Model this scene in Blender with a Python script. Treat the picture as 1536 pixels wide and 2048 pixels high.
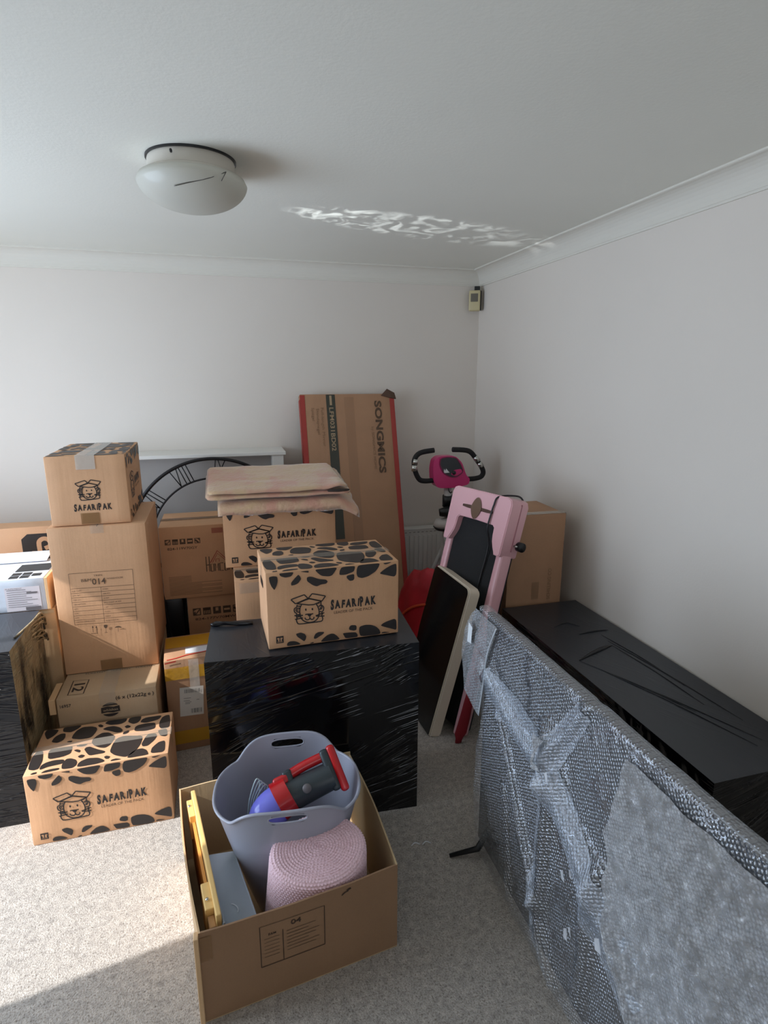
import bpy, bmesh, math, random
import numpy as np
from mathutils import Vector, Matrix, noise
random.seed(7)
PI = math.pi
for o in list(bpy.data.objects):
    bpy.data.objects.remove(o)
SC = bpy.context.scene
COL = SC.collection

# ------------------------------------------------------------ camera, world, lights, exposure
cam_d = bpy.data.cameras.new('camera')
cam_d.sensor_fit = 'VERTICAL'; cam_d.sensor_height = 24; cam_d.sensor_width = 18
cam_d.lens = 24 * 1158 / 2048
cam_d.clip_start = 0.05
cam = bpy.data.objects.new('camera', cam_d); COL.objects.link(cam)
cam.location = (0, 0, 1.65)
cam.rotation_euler = (math.radians(90 - 13.27), 0, math.radians(-15.43))
SC.camera = cam

SC.view_settings.view_transform = 'Standard'
SC.view_settings.look = 'None'
SC.view_settings.gamma = 1
SC.view_settings.exposure = 0.17
SC.view_settings.use_curve_mapping = False

world = bpy.data.worlds.new('world'); SC.world = world
world.use_nodes = True
world.node_tree.nodes['Background'].inputs[0].default_value = (0.62, 0.78, 1.0, 1)
world.node_tree.nodes['Background'].inputs[1].default_value = 1.1

def area(name, loc, rot, sx, sy, power, color, spread=180):
    l = bpy.data.lights.new(name, 'AREA'); l.shape = 'RECTANGLE'
    l.size = sx; l.size_y = sy; l.energy = power; l.color = color
    l.spread = math.radians(spread)
    o = bpy.data.objects.new(name, l); COL.objects.link(o)
    o.location = loc; o.rotation_euler = rot
    return o
SUN_DIR = Vector((1, 0.17, -0.76)).normalized()
sun_l = bpy.data.lights.new('sun', 'SUN'); sun_l.energy = 5.8; sun_l.angle = math.radians(0.53)
sun_l.color = (1.0, 0.99, 0.99)
sun = bpy.data.objects.new('sun', sun_l); COL.objects.link(sun)
sun.rotation_euler = SUN_DIR.to_track_quat('-Z', 'Y').to_euler()
sun.location = (-6, 0, 5)
# daylight entering by the garden door (left) and by the window behind the photographer
area('door_daylight', (-2.14, 2.0, 1.1), (0, math.radians(-90), 0), 1.9, 1.6, 54, (0.68, 0.82, 1.0))
area('window_daylight', (0.3, -3.04, 1.45), (math.radians(90), 0, 0), 2.2, 1.3, 9, (1.0, 0.96, 0.90))

# ------------------------------------------------------------ helpers
def srgb(r, g, b):
    f = lambda c: (c / 255 / 12.92) if c / 255 <= 0.04045 else ((c / 255 + 0.055) / 1.055) ** 2.4
    return (f(r), f(g), f(b), 1)

def new_mat(name):
    m = bpy.data.materials.new(name); m.use_nodes = True
    nt = m.node_tree
    b = nt.nodes['Principled BSDF']
    return m, nt, b

def mat(name, col, rough=0.6, metal=0.0, bump=0.0, bscale=50, var=0.0, vscale=6, coat=0.0, spec=None, det=4):
    m, nt, b = new_mat(name)
    b.inputs['Base Color'].default_value = col
    b.inputs['Roughness'].default_value = rough
    b.inputs['Metallic'].default_value = metal
    if coat: b.inputs['Coat Weight'].default_value = coat; b.inputs['Coat Roughness'].default_value = 0.1
    if spec is not None: b.inputs['Specular IOR Level'].default_value = spec
    if bump or var:
        tc = nt.nodes.new('ShaderNodeTexCoord')
    if var:
        n = nt.nodes.new('ShaderNodeTexNoise'); n.inputs['Scale'].default_value = vscale; n.inputs['Detail'].default_value = 5
        nt.links.new(tc.outputs['Object'], n.inputs['Vector'])
        r = nt.nodes.new('ShaderNodeMapRange'); r.inputs[1].default_value = 0.3; r.inputs[2].default_value = 0.7
        r.inputs[3].default_value = 1 - var; r.inputs[4].default_value = 1 + var
        nt.links.new(n.outputs['Fac'], r.inputs[0])
        mx = nt.nodes.new('ShaderNodeVectorMath'); mx.operation = 'SCALE'
        mx.inputs[0].default_value = col[:3]
        nt.links.new(r.outputs[0], mx.inputs['Scale'])
        nt.links.new(mx.outputs[0], b.inputs['Base Color'])
    if bump:
        n2 = nt.nodes.new('ShaderNodeTexNoise'); n2.inputs['Scale'].default_value = bscale; n2.inputs['Detail'].default_value = det
        nt.links.new(tc.outputs['Object'], n2.inputs['Vector'])
        bp = nt.nodes.new('ShaderNodeBump'); bp.inputs['Strength'].default_value = bump; bp.inputs['Distance'].default_value = 0.01
        nt.links.new(n2.outputs['Fac'], bp.inputs['Height'])
        nt.links.new(bp.outputs[0], b.inputs['Normal'])
    return m

def film_mat(name, base, rough, rots, scl=(1.2, 1, 26), strength=0.5, mix=None, dist=0.012, ridge=0.045, det=2, patch=(.48, .68)):
    """stretch film: dark, glossy, with long stretched wrinkles along given angles (about Y)"""
    m, nt, b = new_mat(name)
    b.inputs['Base Color'].default_value = base
    b.inputs['Roughness'].default_value = rough
    tc = nt.nodes.new('ShaderNodeTexCoord')
    prev = None
    for i, (rot, s) in enumerate(rots):
        mp = nt.nodes.new('ShaderNodeMapping'); mp.inputs['Rotation'].default_value = rot
        mp2 = nt.nodes.new('ShaderNodeMapping'); mp2.inputs['Scale'].default_value = scl
        mp2.inputs['Location'].default_value = (i * 3.1, i * 1.7, 0)
        nt.links.new(tc.outputs['Object'], mp.inputs['Vector'])
        nt.links.new(mp.outputs[0], mp2.inputs['Vector'])
        n = nt.nodes.new('ShaderNodeTexNoise'); n.inputs['Scale'].default_value = 1.6; n.inputs['Detail'].default_value = det
        n.inputs['Roughness'].default_value = 0.5; n.inputs['Distortion'].default_value = 0.25
        nt.links.new(mp2.outputs[0], n.inputs['Vector'])
        # ridge: 1-|2n-1| squared
        a = nt.nodes.new('ShaderNodeMath'); a.operation = 'SUBTRACT'; a.inputs[1].default_value = 0.5
        nt.links.new(n.outputs['Fac'], a.inputs[0])
        c = nt.nodes.new('ShaderNodeMath'); c.operation = 'ABSOLUTE'; nt.links.new(a.outputs[0], c.inputs[0])
        d = nt.nodes.new('ShaderNodeMapRange'); d.inputs[1].default_value = 0.0; d.inputs[2].default_value = ridge
        d.inputs[3].default_value = 1; d.inputs[4].default_value = 0
        nt.links.new(c.outputs[0], d.inputs[0])
        # patchiness
        pn = nt.nodes.new('ShaderNodeTexNoise'); pn.inputs['Scale'].default_value = 3.3 + i
        pr = nt.nodes.new('ShaderNodeMapRange'); pr.inputs[1].default_value = patch[0]; pr.inputs[2].default_value = patch[1]
        pr.inputs[3].default_value = 0.0; pr.inputs[4].default_value = 1
        nt.links.new(tc.outputs['Object'], pn.inputs['Vector']); nt.links.new(pn.outputs['Fac'], pr.inputs[0])
        e = nt.nodes.new('ShaderNodeMath'); e.operation = 'MULTIPLY'
        nt.links.new(d.outputs[0], e.inputs[0]); nt.links.new(pr.outputs[0], e.inputs[1])
        bp = nt.nodes.new('ShaderNodeBump'); bp.inputs['Strength'].default_value = strength * s; bp.inputs['Distance'].default_value = dist
        nt.links.new(e.outputs[0], bp.inputs['Height'])
        if prev: nt.links.new(prev.outputs[0], bp.inputs['Normal'])
        prev = bp
    nt.links.new(prev.outputs[0], b.inputs['Normal'])
    if mix:
        n = nt.nodes.new('ShaderNodeTexNoise'); n.inputs['Scale'].default_value = 9; n.inputs['Detail'].default_value = 5
        mp = nt.nodes.new('ShaderNodeMapping'); mp.inputs['Scale'].default_value = (1, 1, 0.35)
        nt.links.new(tc.outputs['Object'], mp.inputs['Vector']); nt.links.new(mp.outputs[0], n.inputs['Vector'])
        r = nt.nodes.new('ShaderNodeValToRGB'); r.color_ramp.elements[0].position = 0.36; r.color_ramp.elements[1].position = 0.50
        r.color_ramp.elements[0].color = base; r.color_ramp.elements[1].color = mix
        nt.links.new(n.outputs['Fac'], r.inputs[0]); nt.links.new(r.outputs[0], b.inputs['Base Color'])
    return m

def link_mesh(name, me, material, parent=None):
    o = bpy.data.objects.new(name, me); COL.objects.link(o)
    if material:
        if isinstance(material, (list, tuple)):
            for mm in material: me.materials.append(mm)
        else: me.materials.append(material)
    if parent is not None: o.parent = parent
    return o

def obj(name, bm, material, parent=None, smooth=False, angle=None):
    me = bpy.data.meshes.new(name)
    bmesh.ops.recalc_face_normals(bm, faces=bm.faces) if len(bm.faces) else None
    bm.to_mesh(me); bm.free()
    if smooth:
        for p in me.polygons: p.use_smooth = True
        if angle: me.set_sharp_from_angle(angle=math.radians(angle))
    return link_mesh(name, me, material, parent)

def thing(name, label, cat, loc=(0, 0, 0), rotz=0, group=None):
    o = bpy.data.objects.new(name, None); COL.objects.link(o)
    o.location = loc; o.rotation_euler = (0, 0, rotz); o.empty_display_size = 0.05
    o['label'] = label; o['category'] = cat
    if group: o['group'] = group
    return o

def tag(o, label, cat, group=None):
    o['label'] = label; o['category'] = cat
    if group: o['group'] = group
    return o

def struct(name, bm, m, smooth=False):
    o = obj(name, bm, m, None, smooth); o['kind'] = 'structure'; return o

def add_box(bm, x0, y0, z0, x1, y1, z1, bev=0.0, seg=2, mtx=None):
    r = bmesh.ops.create_cube(bm, size=1)
    vs = r['verts']
    bmesh.ops.scale(bm, vec=(x1 - x0, y1 - y0, z1 - z0), verts=vs)
    bmesh.ops.translate(bm, vec=((x0 + x1) / 2, (y0 + y1) / 2, (z0 + z1) / 2), verts=vs)
    if bev:
        es = list({e for v in vs for e in v.link_edges})
        rr = bmesh.ops.bevel(bm, geom=es, offset=bev, segments=seg, affect='EDGES', profile=0.5)
        vs = list({v for f in rr['faces'] for v in f.verts} | {v for v in vs if v.is_valid})
    if mtx is not None: bmesh.ops.transform(bm, matrix=mtx, verts=vs)
    return vs

def box(x0, y0, z0, x1, y1, z1, bev=0.0, seg=2, mtx=None):
    bm = bmesh.new(); add_box(bm, x0, y0, z0, x1, y1, z1, bev, seg, mtx); return bm

def add_tube(bm, pts, r, n=10, caps=True):
    """tube through points; r is a number or list"""
    P = [Vector(p) for p in pts]
    rr = r if isinstance(r, (list, tuple)) else [r] * len(P)
    rings = []; up = None
    for i, p in enumerate(P):
        if i == 0: t = P[1] - P[0]
        elif i == len(P) - 1: t = P[-1] - P[-2]
        else: t = (P[i + 1] - P[i]).normalized() + (P[i] - P[i - 1]).normalized()
        t.normalize()
        if up is None:
            up = Vector((0, 0, 1)) if abs(t.z) < 0.9 else Vector((1, 0, 0))
        s = t.cross(up).normalized(); up = s.cross(t).normalized()
        rings.append([bm.verts.new(p + (s * math.cos(a) + up * math.sin(a)) * rr[i]) for a in [2 * PI * k / n for k in range(n)]])
    for a, b in zip(rings, rings[1:]):
        for k in range(n): bm.faces.new((a[k], a[(k + 1) % n], b[(k + 1) % n], b[k]))
    if caps: bm.faces.new(rings[0][::-1]); bm.faces.new(rings[-1])

def smooth_path(pts, sub=6, closed=False):
    P = [Vector(p) for p in pts]; n = len(P); out = []
    rng = range(n) if closed else range(n - 1)
    for i in rng:
        p0 = P[(i - 1) % n] if closed or i > 0 else P[0]
        p1 = P[i]; p2 = P[(i + 1) % n]
        p3 = P[(i + 2) % n] if closed or i + 2 < n else P[-1]
        for k in range(sub):
            t = k / sub
            out.append(0.5 * ((2 * p1) + (-p0 + p2) * t + (2 * p0 - 5 * p1 + 4 * p2 - p3) * t * t + (-p0 + 3 * p1 - 3 * p2 + p3) * t ** 3))
    if not closed: out.append(P[-1])
    return out

def add_lathe(bm, prof, n=48, center=(0, 0, 0), sx=1, sy=1):
    rings = []
    for r, z in prof:
        if r < 1e-6: rings.append([bm.verts.new((center[0], center[1], center[2] + z))])
        else: rings.append([bm.verts.new((center[0] + sx * r * math.cos(2 * PI * k / n), center[1] + sy * r * math.sin(2 * PI * k / n), center[2] + z)) for k in range(n)])
    for a, b in zip(rings, rings[1:]):
        if len(a) == 1 and len(b) == 1: continue
        for k in range(n):
            k2 = (k + 1) % n
            if len(a) == 1: bm.faces.new((a[0], b[k2], b[k]))
            elif len(b) == 1: bm.faces.new((a[k], a[k2], b[0]))
            else: bm.faces.new((a[k], a[k2], b[k2], b[k]))

def chaikin(pts, it=2, c=.17):
    for _ in range(it):
        q = []
        for i in range(len(pts)):
            a = pts[i]; b = pts[(i + 1) % len(pts)]
            q.append((a[0] * (1 - c) + b[0] * c, a[1] * (1 - c) + b[1] * c))
            q.append((a[0] * c + b[0] * (1 - c), a[1] * c + b[1] * (1 - c)))
        pts = q
    return pts

def homog(src, dst):
    A = []; B = []
    for (x, y), (u, v) in zip(src, dst):
        A.append([x, y, 1, 0, 0, 0, -u * x, -u * y]); B.append(u)
        A.append([0, 0, 0, x, y, 1, -v * x, -v * y]); B.append(v)
    h = np.linalg.solve(np.array(A, float), np.array(B, float))
    def f(p):
        w = h[6] * p[0] + h[7] * p[1] + 1
        return ((h[0] * p[0] + h[1] * p[1] + h[2]) / w, (h[3] * p[0] + h[4] * p[1] + h[5]) / w)
    return f

# face mappers : (a,b) metres in the plane of a box face -> local xyz
EPS = 0.0012
def F_front(w, d, h, e=EPS): return lambda a, b: Vector((a, -e, b))
def F_right(w, d, h, e=EPS): return lambda a, b: Vector((w + e, a, b))
def F_left(w, d, h, e=EPS): return lambda a, b: Vector((-e, d - a, b))
def F_top(w, d, h, e=EPS): return lambda a, b: Vector((a, b, h + e))

def add_poly(bm, F, pts):
    vs = [bm.verts.new(F(*p)) for p in pts]
    try: f = bm.faces.new(vs)
    except ValueError: return
    bmesh.ops.triangulate(bm, faces=[f])

def add_stroke(bm, F, pts, w, closed=False):
    P = [Vector((p[0], p[1])) for p in pts]
    n = len(P); L = []; R = []
    for i in range(n):
        a = P[(i - 1) % n] if (closed or i > 0) else P[i]
        b = P[(i + 1) % n] if (closed or i < n - 1) else P[i]
        t = (b - a)
        if t.length < 1e-9: t = Vector((1, 0))
        t.normalize(); nn = Vector((-t.y, t.x)) * w / 2
        L.append(bm.verts.new(F(*(P[i] + nn)))); R.append(bm.verts.new(F(*(P[i] - nn))))
    for i in range(n if closed else n - 1):
        j = (i + 1) % n
        bm.faces.new((L[i], R[i], R[j], L[j]))

def text_tris(s, bold=0.0, shear=0.0):
    cu = bpy.data.curves.new('t', 'FONT'); cu.body = s; cu.offset = bold; cu.shear = shear
    cu.resolution_u = 3
    o = bpy.data.objects.new('t', cu); COL.objects.link(o)
    dg = bpy.context.evaluated_depsgraph_get()
    me = bpy.data.meshes.new_from_object(o.evaluated_get(dg))
    V = [(v.co.x, v.co.y) for v in me.vertices]; T = [tuple(p.vertices) for p in me.polygons]
    bpy.data.objects.remove(o); bpy.data.curves.remove(cu); bpy.data.meshes.remove(me)
    return V, T

def add_text(bm, F, s, a, b, cap, bold=0.0, width=None, rot=0.0, shear=0.0, center=False):
    """cap = capital height in metres (Bfont cap height ~0.7)"""
    V, T = text_tris(s, bold, shear)
    if not V: return
    x0 = min(v[0] for v in V); x1 = max(v[0] for v in V)
    k = cap / 0.7; kx = k if width is None else width / (x1 - x0)
    c, sn = math.cos(rot), math.sin(rot)
    vs = []
    for x, y in V:
        x = (x - x0) * kx; y = y * k
        if center: x -= (x1 - x0) * kx / 2
        vs.append(bm.verts.new(F(a + c * x - sn * y, b + sn * x + c * y)))
    for t in T:
        try: bm.faces.new([vs[i] for i in t])
        except ValueError: pass

def rect(bm, F, a0, b0, a1, b1):
    add_poly(bm, F, [(a0, b0), (a1, b0), (a1, b1), (a0, b1)])

def pobj(name, bm, m, parent):
    me = bpy.data.meshes.new(name); bm.to_mesh(me); bm.free()
    return link_mesh(name, me, m, parent)

# ------------------------------------------------------------ materials
M_wall = mat('wall_paint', srgb(228, 219, 209), 0.85, bump=0.06, bscale=140, var=0.015, vscale=1.5)
M_ceil = mat('ceiling_paint', srgb(232, 230, 220), 0.9, bump=0.06, bscale=110, var=0.02, vscale=1.2)
M_cove = mat('cove_paint', srgb(226, 221, 210), 0.8)
M_gloss_white = mat('white_gloss_paint', srgb(226, 224, 218), 0.35)

def carpet_mat():
    m, nt, b = new_mat('carpet_pile')
    b.inputs['Roughness'].default_value = 0.95
    b.inputs['Sheen Weight'].default_value = 0.25
    tc = nt.nodes.new('ShaderNodeTexCoord')
    n1 = nt.nodes.new('ShaderNodeTexNoise'); n1.inputs['Scale'].default_value = 190; n1.inputs['Detail'].default_value = 3; n1.inputs['Roughness'].default_value = 0.7
    n2 = nt.nodes.new('ShaderNodeTexNoise'); n2.inputs['Scale'].default_value = 52; n2.inputs['Detail'].default_value = 4; n2.inputs['Distortion'].default_value = 0.6
    n3 = nt.nodes.new('ShaderNodeTexVoronoi'); n3.inputs['Scale'].default_value = 260
    for n in (n1, n2, n3): nt.links.new(tc.outputs['Object'], n.inputs['Vector'])
    r1 = nt.nodes.new('ShaderNodeValToRGB')
    r1.color_ramp.elements[0].position = 0.30; r1.color_ramp.elements[0].color = srgb(96, 84, 72)
    r1.color_ramp.elements[1].position = 0.62; r1.color_ramp.elements[1].color = srgb(188, 180, 171)
    e = r1.color_ramp.elements.new(0.44); e.color = srgb(168, 159, 149)
    nt.links.new(n1.outputs['Fac'], r1.inputs[0])
    mr = nt.nodes.new('ShaderNodeMapRange'); mr.inputs[1].default_value = 0.25; mr.inputs[2].default_value = 0.75; mr.inputs[3].default_value = 0.68; mr.inputs[4].default_value = 1.2
    nt.links.new(n2.outputs['Fac'], mr.inputs[0])
    sc = nt.nodes.new('ShaderNodeVectorMath'); sc.operation = 'SCALE'
    nt.links.new(r1.outputs[0], sc.inputs[0]); nt.links.new(mr.outputs[0], sc.inputs['Scale'])
    nt.links.new(sc.outputs[0], b.inputs['Base Color'])
    ad = nt.nodes.new('ShaderNodeMath'); ad.operation = 'ADD'
    nt.links.new(n1.outputs['Fac'], ad.inputs[0]); nt.links.new(n3.outputs['Distance'], ad.inputs[1])
    bp = nt.nodes.new('ShaderNodeBump'); bp.inputs['Strength'].default_value = 0.45; bp.inputs['Distance'].default_value = 0.003
    nt.links.new(ad.outputs[0], bp.inputs['Height']); nt.links.new(bp.outputs[0], b.inputs['Normal'])
    return m
M_carpet = carpet_mat()

def card(name, col, var=0.05):
    m, nt, b = new_mat(name)
    b.inputs['Roughness'].default_value = 0.72
    tc = nt.nodes.new('ShaderNodeTexCoord')
    n = nt.nodes.new('ShaderNodeTexNoise'); n.inputs['Scale'].default_value = 7; n.inputs['Detail'].default_value = 6
    n2 = nt.nodes.new('ShaderNodeTexNoise'); n2.inputs['Scale'].default_value = 260; n2.inputs['Detail'].default_value = 2
    mp = nt.nodes.new('ShaderNodeMapping'); mp.inputs['Scale'].default_value = (1, 1, 0.06)
    nf = nt.nodes.new('ShaderNodeTexNoise'); nf.inputs['Scale'].default_value = 90; nf.inputs['Detail'].default_value = 1
    nt.links.new(tc.outputs['Object'], n.inputs['Vector']); nt.links.new(tc.outputs['Object'], n2.inputs['Vector'])
    nt.links.new(tc.outputs['Object'], mp.inputs['Vector']); nt.links.new(mp.outputs[0], nf.inputs['Vector'])
    r = nt.nodes.new('ShaderNodeMapRange'); r.inputs[1].default_value = 0.3; r.inputs[2].default_value = 0.7; r.inputs[3].default_value = 1 - var; r.inputs[4].default_value = 1 + var
    nt.links.new(n.outputs['Fac'], r.inputs[0])
    r2 = nt.nodes.new('ShaderNodeMapRange'); r2.inputs[1].default_value = 0.3; r2.inputs[2].default_value = 0.7; r2.inputs[3].default_value = 0.97; r2.inputs[4].default_value = 1.03
    nt.links.new(n2.outputs['Fac'], r2.inputs[0])
    mm = nt.nodes.new('ShaderNodeMath'); mm.operation = 'MULTIPLY'
    nt.links.new(r.outputs[0], mm.inputs[0]); nt.links.new(r2.outputs[0], mm.inputs[1])
    s = nt.nodes.new('ShaderNodeVectorMath'); s.operation = 'SCALE'; s.inputs[0].default_value = col[:3]
    nt.links.new(mm.outputs[0], s.inputs['Scale']); nt.links.new(s.outputs[0], b.inputs['Base Color'])
    bp = nt.nodes.new('ShaderNodeBump'); bp.inputs['Strength'].default_value = 0.12; bp.inputs['Distance'].default_value = 0.004
    nt.links.new(nf.outputs['Fac'], bp.inputs['Height'])
    bp2 = nt.nodes.new('ShaderNodeBump'); bp2.inputs['Strength'].default_value = 0.25; bp2.inputs['Distance'].default_value = 0.01
    nt.links.new(n.outputs['Fac'], bp2.inputs['Height']); nt.links.new(bp.outputs[0], bp2.inputs['Normal'])
    nt.links.new(bp2.outputs[0], b.inputs['Normal'])
    return m
M_card = card('kraft_cardboard', srgb(212, 164, 124))
M_card_pale = card('pale_cardboard', srgb(214, 176, 132))
M_card_grey = card('greyish_cardboard', srgb(182, 154, 122))
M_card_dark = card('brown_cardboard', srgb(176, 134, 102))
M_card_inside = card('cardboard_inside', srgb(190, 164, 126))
M_card_front = card('shaded_cardboard', srgb(148, 114, 84))  # kraft darkened in colour for the shade on the open box's front
M_ink = mat('dark_print', srgb(46, 40, 38), 0.45)
M_ink_brown = mat('brown_print', srgb(92, 70, 52), 0.7)
M_ink_red = mat('red_print', srgb(166, 66, 48), 0.6)
M_ink_faint = mat('faint_print', srgb(140, 108, 80), 0.7)
M_seam = mat('cut_edge', srgb(96, 72, 50), 0.9)

def tape_mat(name, col, alpha, rough=0.12):
    m, nt, b = new_mat(name)
    b.inputs['Base Color'].default_value = col
    b.inputs['Roughness'].default_value = rough
    b.inputs['Alpha'].default_value = alpha
    tc = nt.nodes.new('ShaderNodeTexCoord')
    n = nt.nodes.new('ShaderNodeTexNoise'); n.inputs['Scale'].default_value = 30; n.inputs['Detail'].default_value = 5
    nt.links.new(tc.outputs['Object'], n.inputs['Vector'])
    bp = nt.nodes.new('ShaderNodeBump'); bp.inputs['Strength'].default_value = 0.5; bp.inputs['Distance'].default_value = 0.004
    nt.links.new(n.outputs['Fac'], bp.inputs['Height']); nt.links.new(bp.outputs[0], b.inputs['Normal'])
    return m
M_tape = tape_mat('clear_tape', srgb(200, 190, 175), 0.28)
M_tape_brown = tape_mat('brown_tape', srgb(150, 112, 74), 0.75)
M_tape_yellow = tape_mat('yellow_tape', srgb(214, 158, 40), 0.85, 0.2)
M_black = mat('black_plastic', srgb(24, 24, 26), 0.4)
M_film = film_mat('black_stretch_film', (0.003, 0.003, 0.004, 1), 0.10,
                  [((0, math.radians(28), 0), 1.0), ((0, math.radians(14), 0), 0.7)], scl=(0.8, 1, 24), strength=0.5, patch=(.46, .62))
M_film_top = film_mat('black_film_taut_sheen', (0.030, 0.033, 0.040, 1), 0.30,
                  [((0, 0, math.radians(64)), 0.8), ((0, 0, math.radians(80)), 0.5)], scl=(1.0, 16, 1), strength=0.12)  # greyed base holds the wall light reflected on the wrapped tops
M_film_h = film_mat('black_film_bunched', (0.006, 0.006, 0.008, 1), 0.16,
                  [((0, math.radians(3), 0), 1.0), ((0, math.radians(-14), 0), 0.7)], scl=(1.0, 2, 26), strength=0.45, patch=(.38, .5))
M_film_thin = film_mat('thin_film_over_card', (0.02, 0.018, 0.014, 1), 0.2,
                  [((math.radians(80), 0, 0), 0.9), ((math.radians(60), 0, 0), 0.7)], scl=(1, 22, 3), patch=(.3, .4), det=4, strength=0.7, mix=srgb(172, 152, 116))

# ------------------------------------------------------------ room
XL, XR, YB, YF, ZC = -2.1, 1.67, 3.7, -3.0, 2.305
struct('floor', box(XL - .12, YF - .12, -0.08, XR + .12, YB + .12, 0), M_carpet)
struct('ceiling', box(XL - .12, YF - .12, ZC, XR + .12, YB + .12, ZC + 0.12), M_ceil)
struct('wall_back', box(XL - .12, YB, 0, XR + .12, YB + .12, ZC), M_wall)
struct('wall_right', box(XR, YF - .12, 0, XR + .12, YB, ZC), M_wall)
# left wall with the garden door opening, front wall with a window opening
DY0, DY1, DZ1 = 1.13, 2.95, 2.02
bm = bmesh.new()
add_box(bm, XL - .12, YF - .12, 0, XL, DY0, ZC); add_box(bm, XL - .12, DY1, 0, XL, YB, ZC)
add_box(bm, XL - .12, DY0, DZ1, XL, DY1, ZC)
struct('wall_left', bm, M_wall)
bm = bmesh.new()
WX0, WX1, WZ0, WZ1 = -0.9, 1.4, 0.8, 2.05
add_box(bm, XL, YF - .12, 0, WX0, YF, ZC); add_box(bm, WX1, YF - .12, 0, XR, YF, ZC)
add_box(bm, WX0, YF - .12, 0, WX1, YF, WZ0); add_box(bm, WX0, YF - .12, WZ1, WX1, YF, ZC)
struct('wall_front', bm, M_wall)
bm = bmesh.new()
for y0, y1 in ((DY0, DY0 + .05), (DY1 - .05, DY1), (2.02, 2.06)): add_box(bm, XL - .09, y0, 0, XL - .03, y1, DZ1)
add_box(bm, XL - .09, DY0, DZ1 - .05, XL - .03, DY1, DZ1); add_box(bm, XL - .09, DY0, 0, XL - .03, DY1, .06)
struct('door_1', bm, M_gloss_white)
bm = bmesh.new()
for x0, x1 in ((WX0, WX0 + .05), (WX1 - .05, WX1), (.22, .28)): add_box(bm, x0, YF - .09, WZ0, x1, YF - .03, WZ1)
add_box(bm, WX0, YF - .09, WZ1 - .05, WX1, YF - .03, WZ1); add_box(bm, WX0, YF - .09, WZ0, WX1, YF - .03, WZ0 + .05)
struct('window_1', bm, M_gloss_white)

def cove(name, horizontal):
    """quarter-hollow cove 9 cm on wall, 8 cm on ceiling, with small beads"""
    zb = 2.211; c = 0.08
    prof = [(0.0, zb), (0.006, zb), (0.006, zb + .008)]
    for k in range(9):
        a = (k / 8) * PI / 2
        prof.append((0.008 + (c - .012) * (1 - math.cos(a)), zb + .010 + (ZC - zb - .018) * math.sin(a)))
    prof += [(c, ZC - .006), (c, ZC), (0, ZC)]
    bm = bmesh.new()
    if horizontal == 'back':
        A = [(XL, YB - d, z) for d, z in prof]; B = [(XR - d, YB - d, z) for d, z in prof]
    else:
        A = [(XR - d, YF, z) for d, z in prof]; B = [(XR - d, YB - d, z) for d, z in prof]
    va = [bm.verts.new(p) for p in A]; vb = [bm.verts.new(p) for p in B]
    for i in range(len(va) - 1): bm.faces.new((va[i], va[i + 1], vb[i + 1], vb[i]))
    return struct(name, bm, M_cove)
cove('trim_1', 'back'); cove('trim_2', 'right')
bm = box(XL, YB - .014, 0, XR, YB, .09, .004); struct('baseboard_back', bm, M_gloss_white)
bm = box(XR - .014, YF, 0, XR, YB - .014, .09, .004); struct('baseboard_right', bm, M_gloss_white)

# ------------------------------------------------------------ ceiling light
LX, LY = -0.045, 2.10
t = thing('ceiling_light', 'round ceiling light with frosted white glass bowl and white metal rim', 'ceiling light', (LX, LY, ZC))
bm = bmesh.new(); add_lathe(bm, [(0.0, 0), (0.136, 0), (0.136, -.006), (0.0, -.006)], 64); obj('gasket', bm, M_black, t, True, 40)
M_ring = mat('cream_metal', srgb(205, 198, 186), 0.5)
bm = bmesh.new(); add_lathe(bm, [(0.0, -.006), (0.130, -.006), (0.132, -.012), (0.132, -.042), (0.118, -.046), (0.0, -.046)], 64)
obj('base_ring', bm, M_ring, t, True, 40)
m, nt, b = new_mat('frosted_glass')
b.inputs['Base Color'].default_value = srgb(226, 224, 214); b.inputs['Roughness'].default_value = 0.45
b.inputs['Subsurface Weight'].default_value = 0.0
b.inputs['Coat Weight'].default_value = 0.25
tr = nt.nodes.new('ShaderNodeBsdfTranslucent'); tr.inputs[0].default_value = srgb(220, 218, 206)
mxs = nt.nodes.new('ShaderNodeMixShader'); mxs.inputs[0].default_value = 0.35
nt.links.new(b.outputs[0], mxs.inputs[1]); nt.links.new(tr.outputs[0], mxs.inputs[2])
nt.links.new(mxs.outputs[0], nt.nodes['Material Output'].inputs['Surface'])
M_frost = m
bm = bmesh.new()
prof = [(0.128, -.044), (0.140, -.050), (0.160, -.056)]
for k in range(1, 17):
    a = k / 16 * PI / 2
    prof.append((0.168 * math.cos(a) if k < 16 else 0, -.062 - .088 * math.sin(a)))
add_lathe(bm, prof, 72)
obj('glass_bowl', bm, M_frost, t, True)
bm = bmesh.new(); add_lathe(bm, [(0.128, -.040), (0.146, -.047), (0.150, -.054), (0.146, -.060), (0.130, -.05)], 72)
obj('glass_lip', bm, M_ring, t, True)
bm = bmesh.new(); add_tube(bm, [(-.052, -.128, -.022), (-.052, -.142, -.022)], .004, 8); obj('thumb_screw', bm, M_black, t, True)
M_clip = mat('clip_wire', srgb(110, 108, 104), 0.3, 0.8)
bm = bmesh.new(); add_tube(bm, smooth_path([(.10, -.136, -.066), (.05, -.150, -.090), (-.01, -.146, -.106), (-.05, -.132, -.114)], 5), .0016, 6)
add_tube(bm, [(.10, -.136, -.066), (.085, -.138, -.092)], .0012, 6)
obj('bulb_clip', bm, M_clip, t, True)

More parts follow.
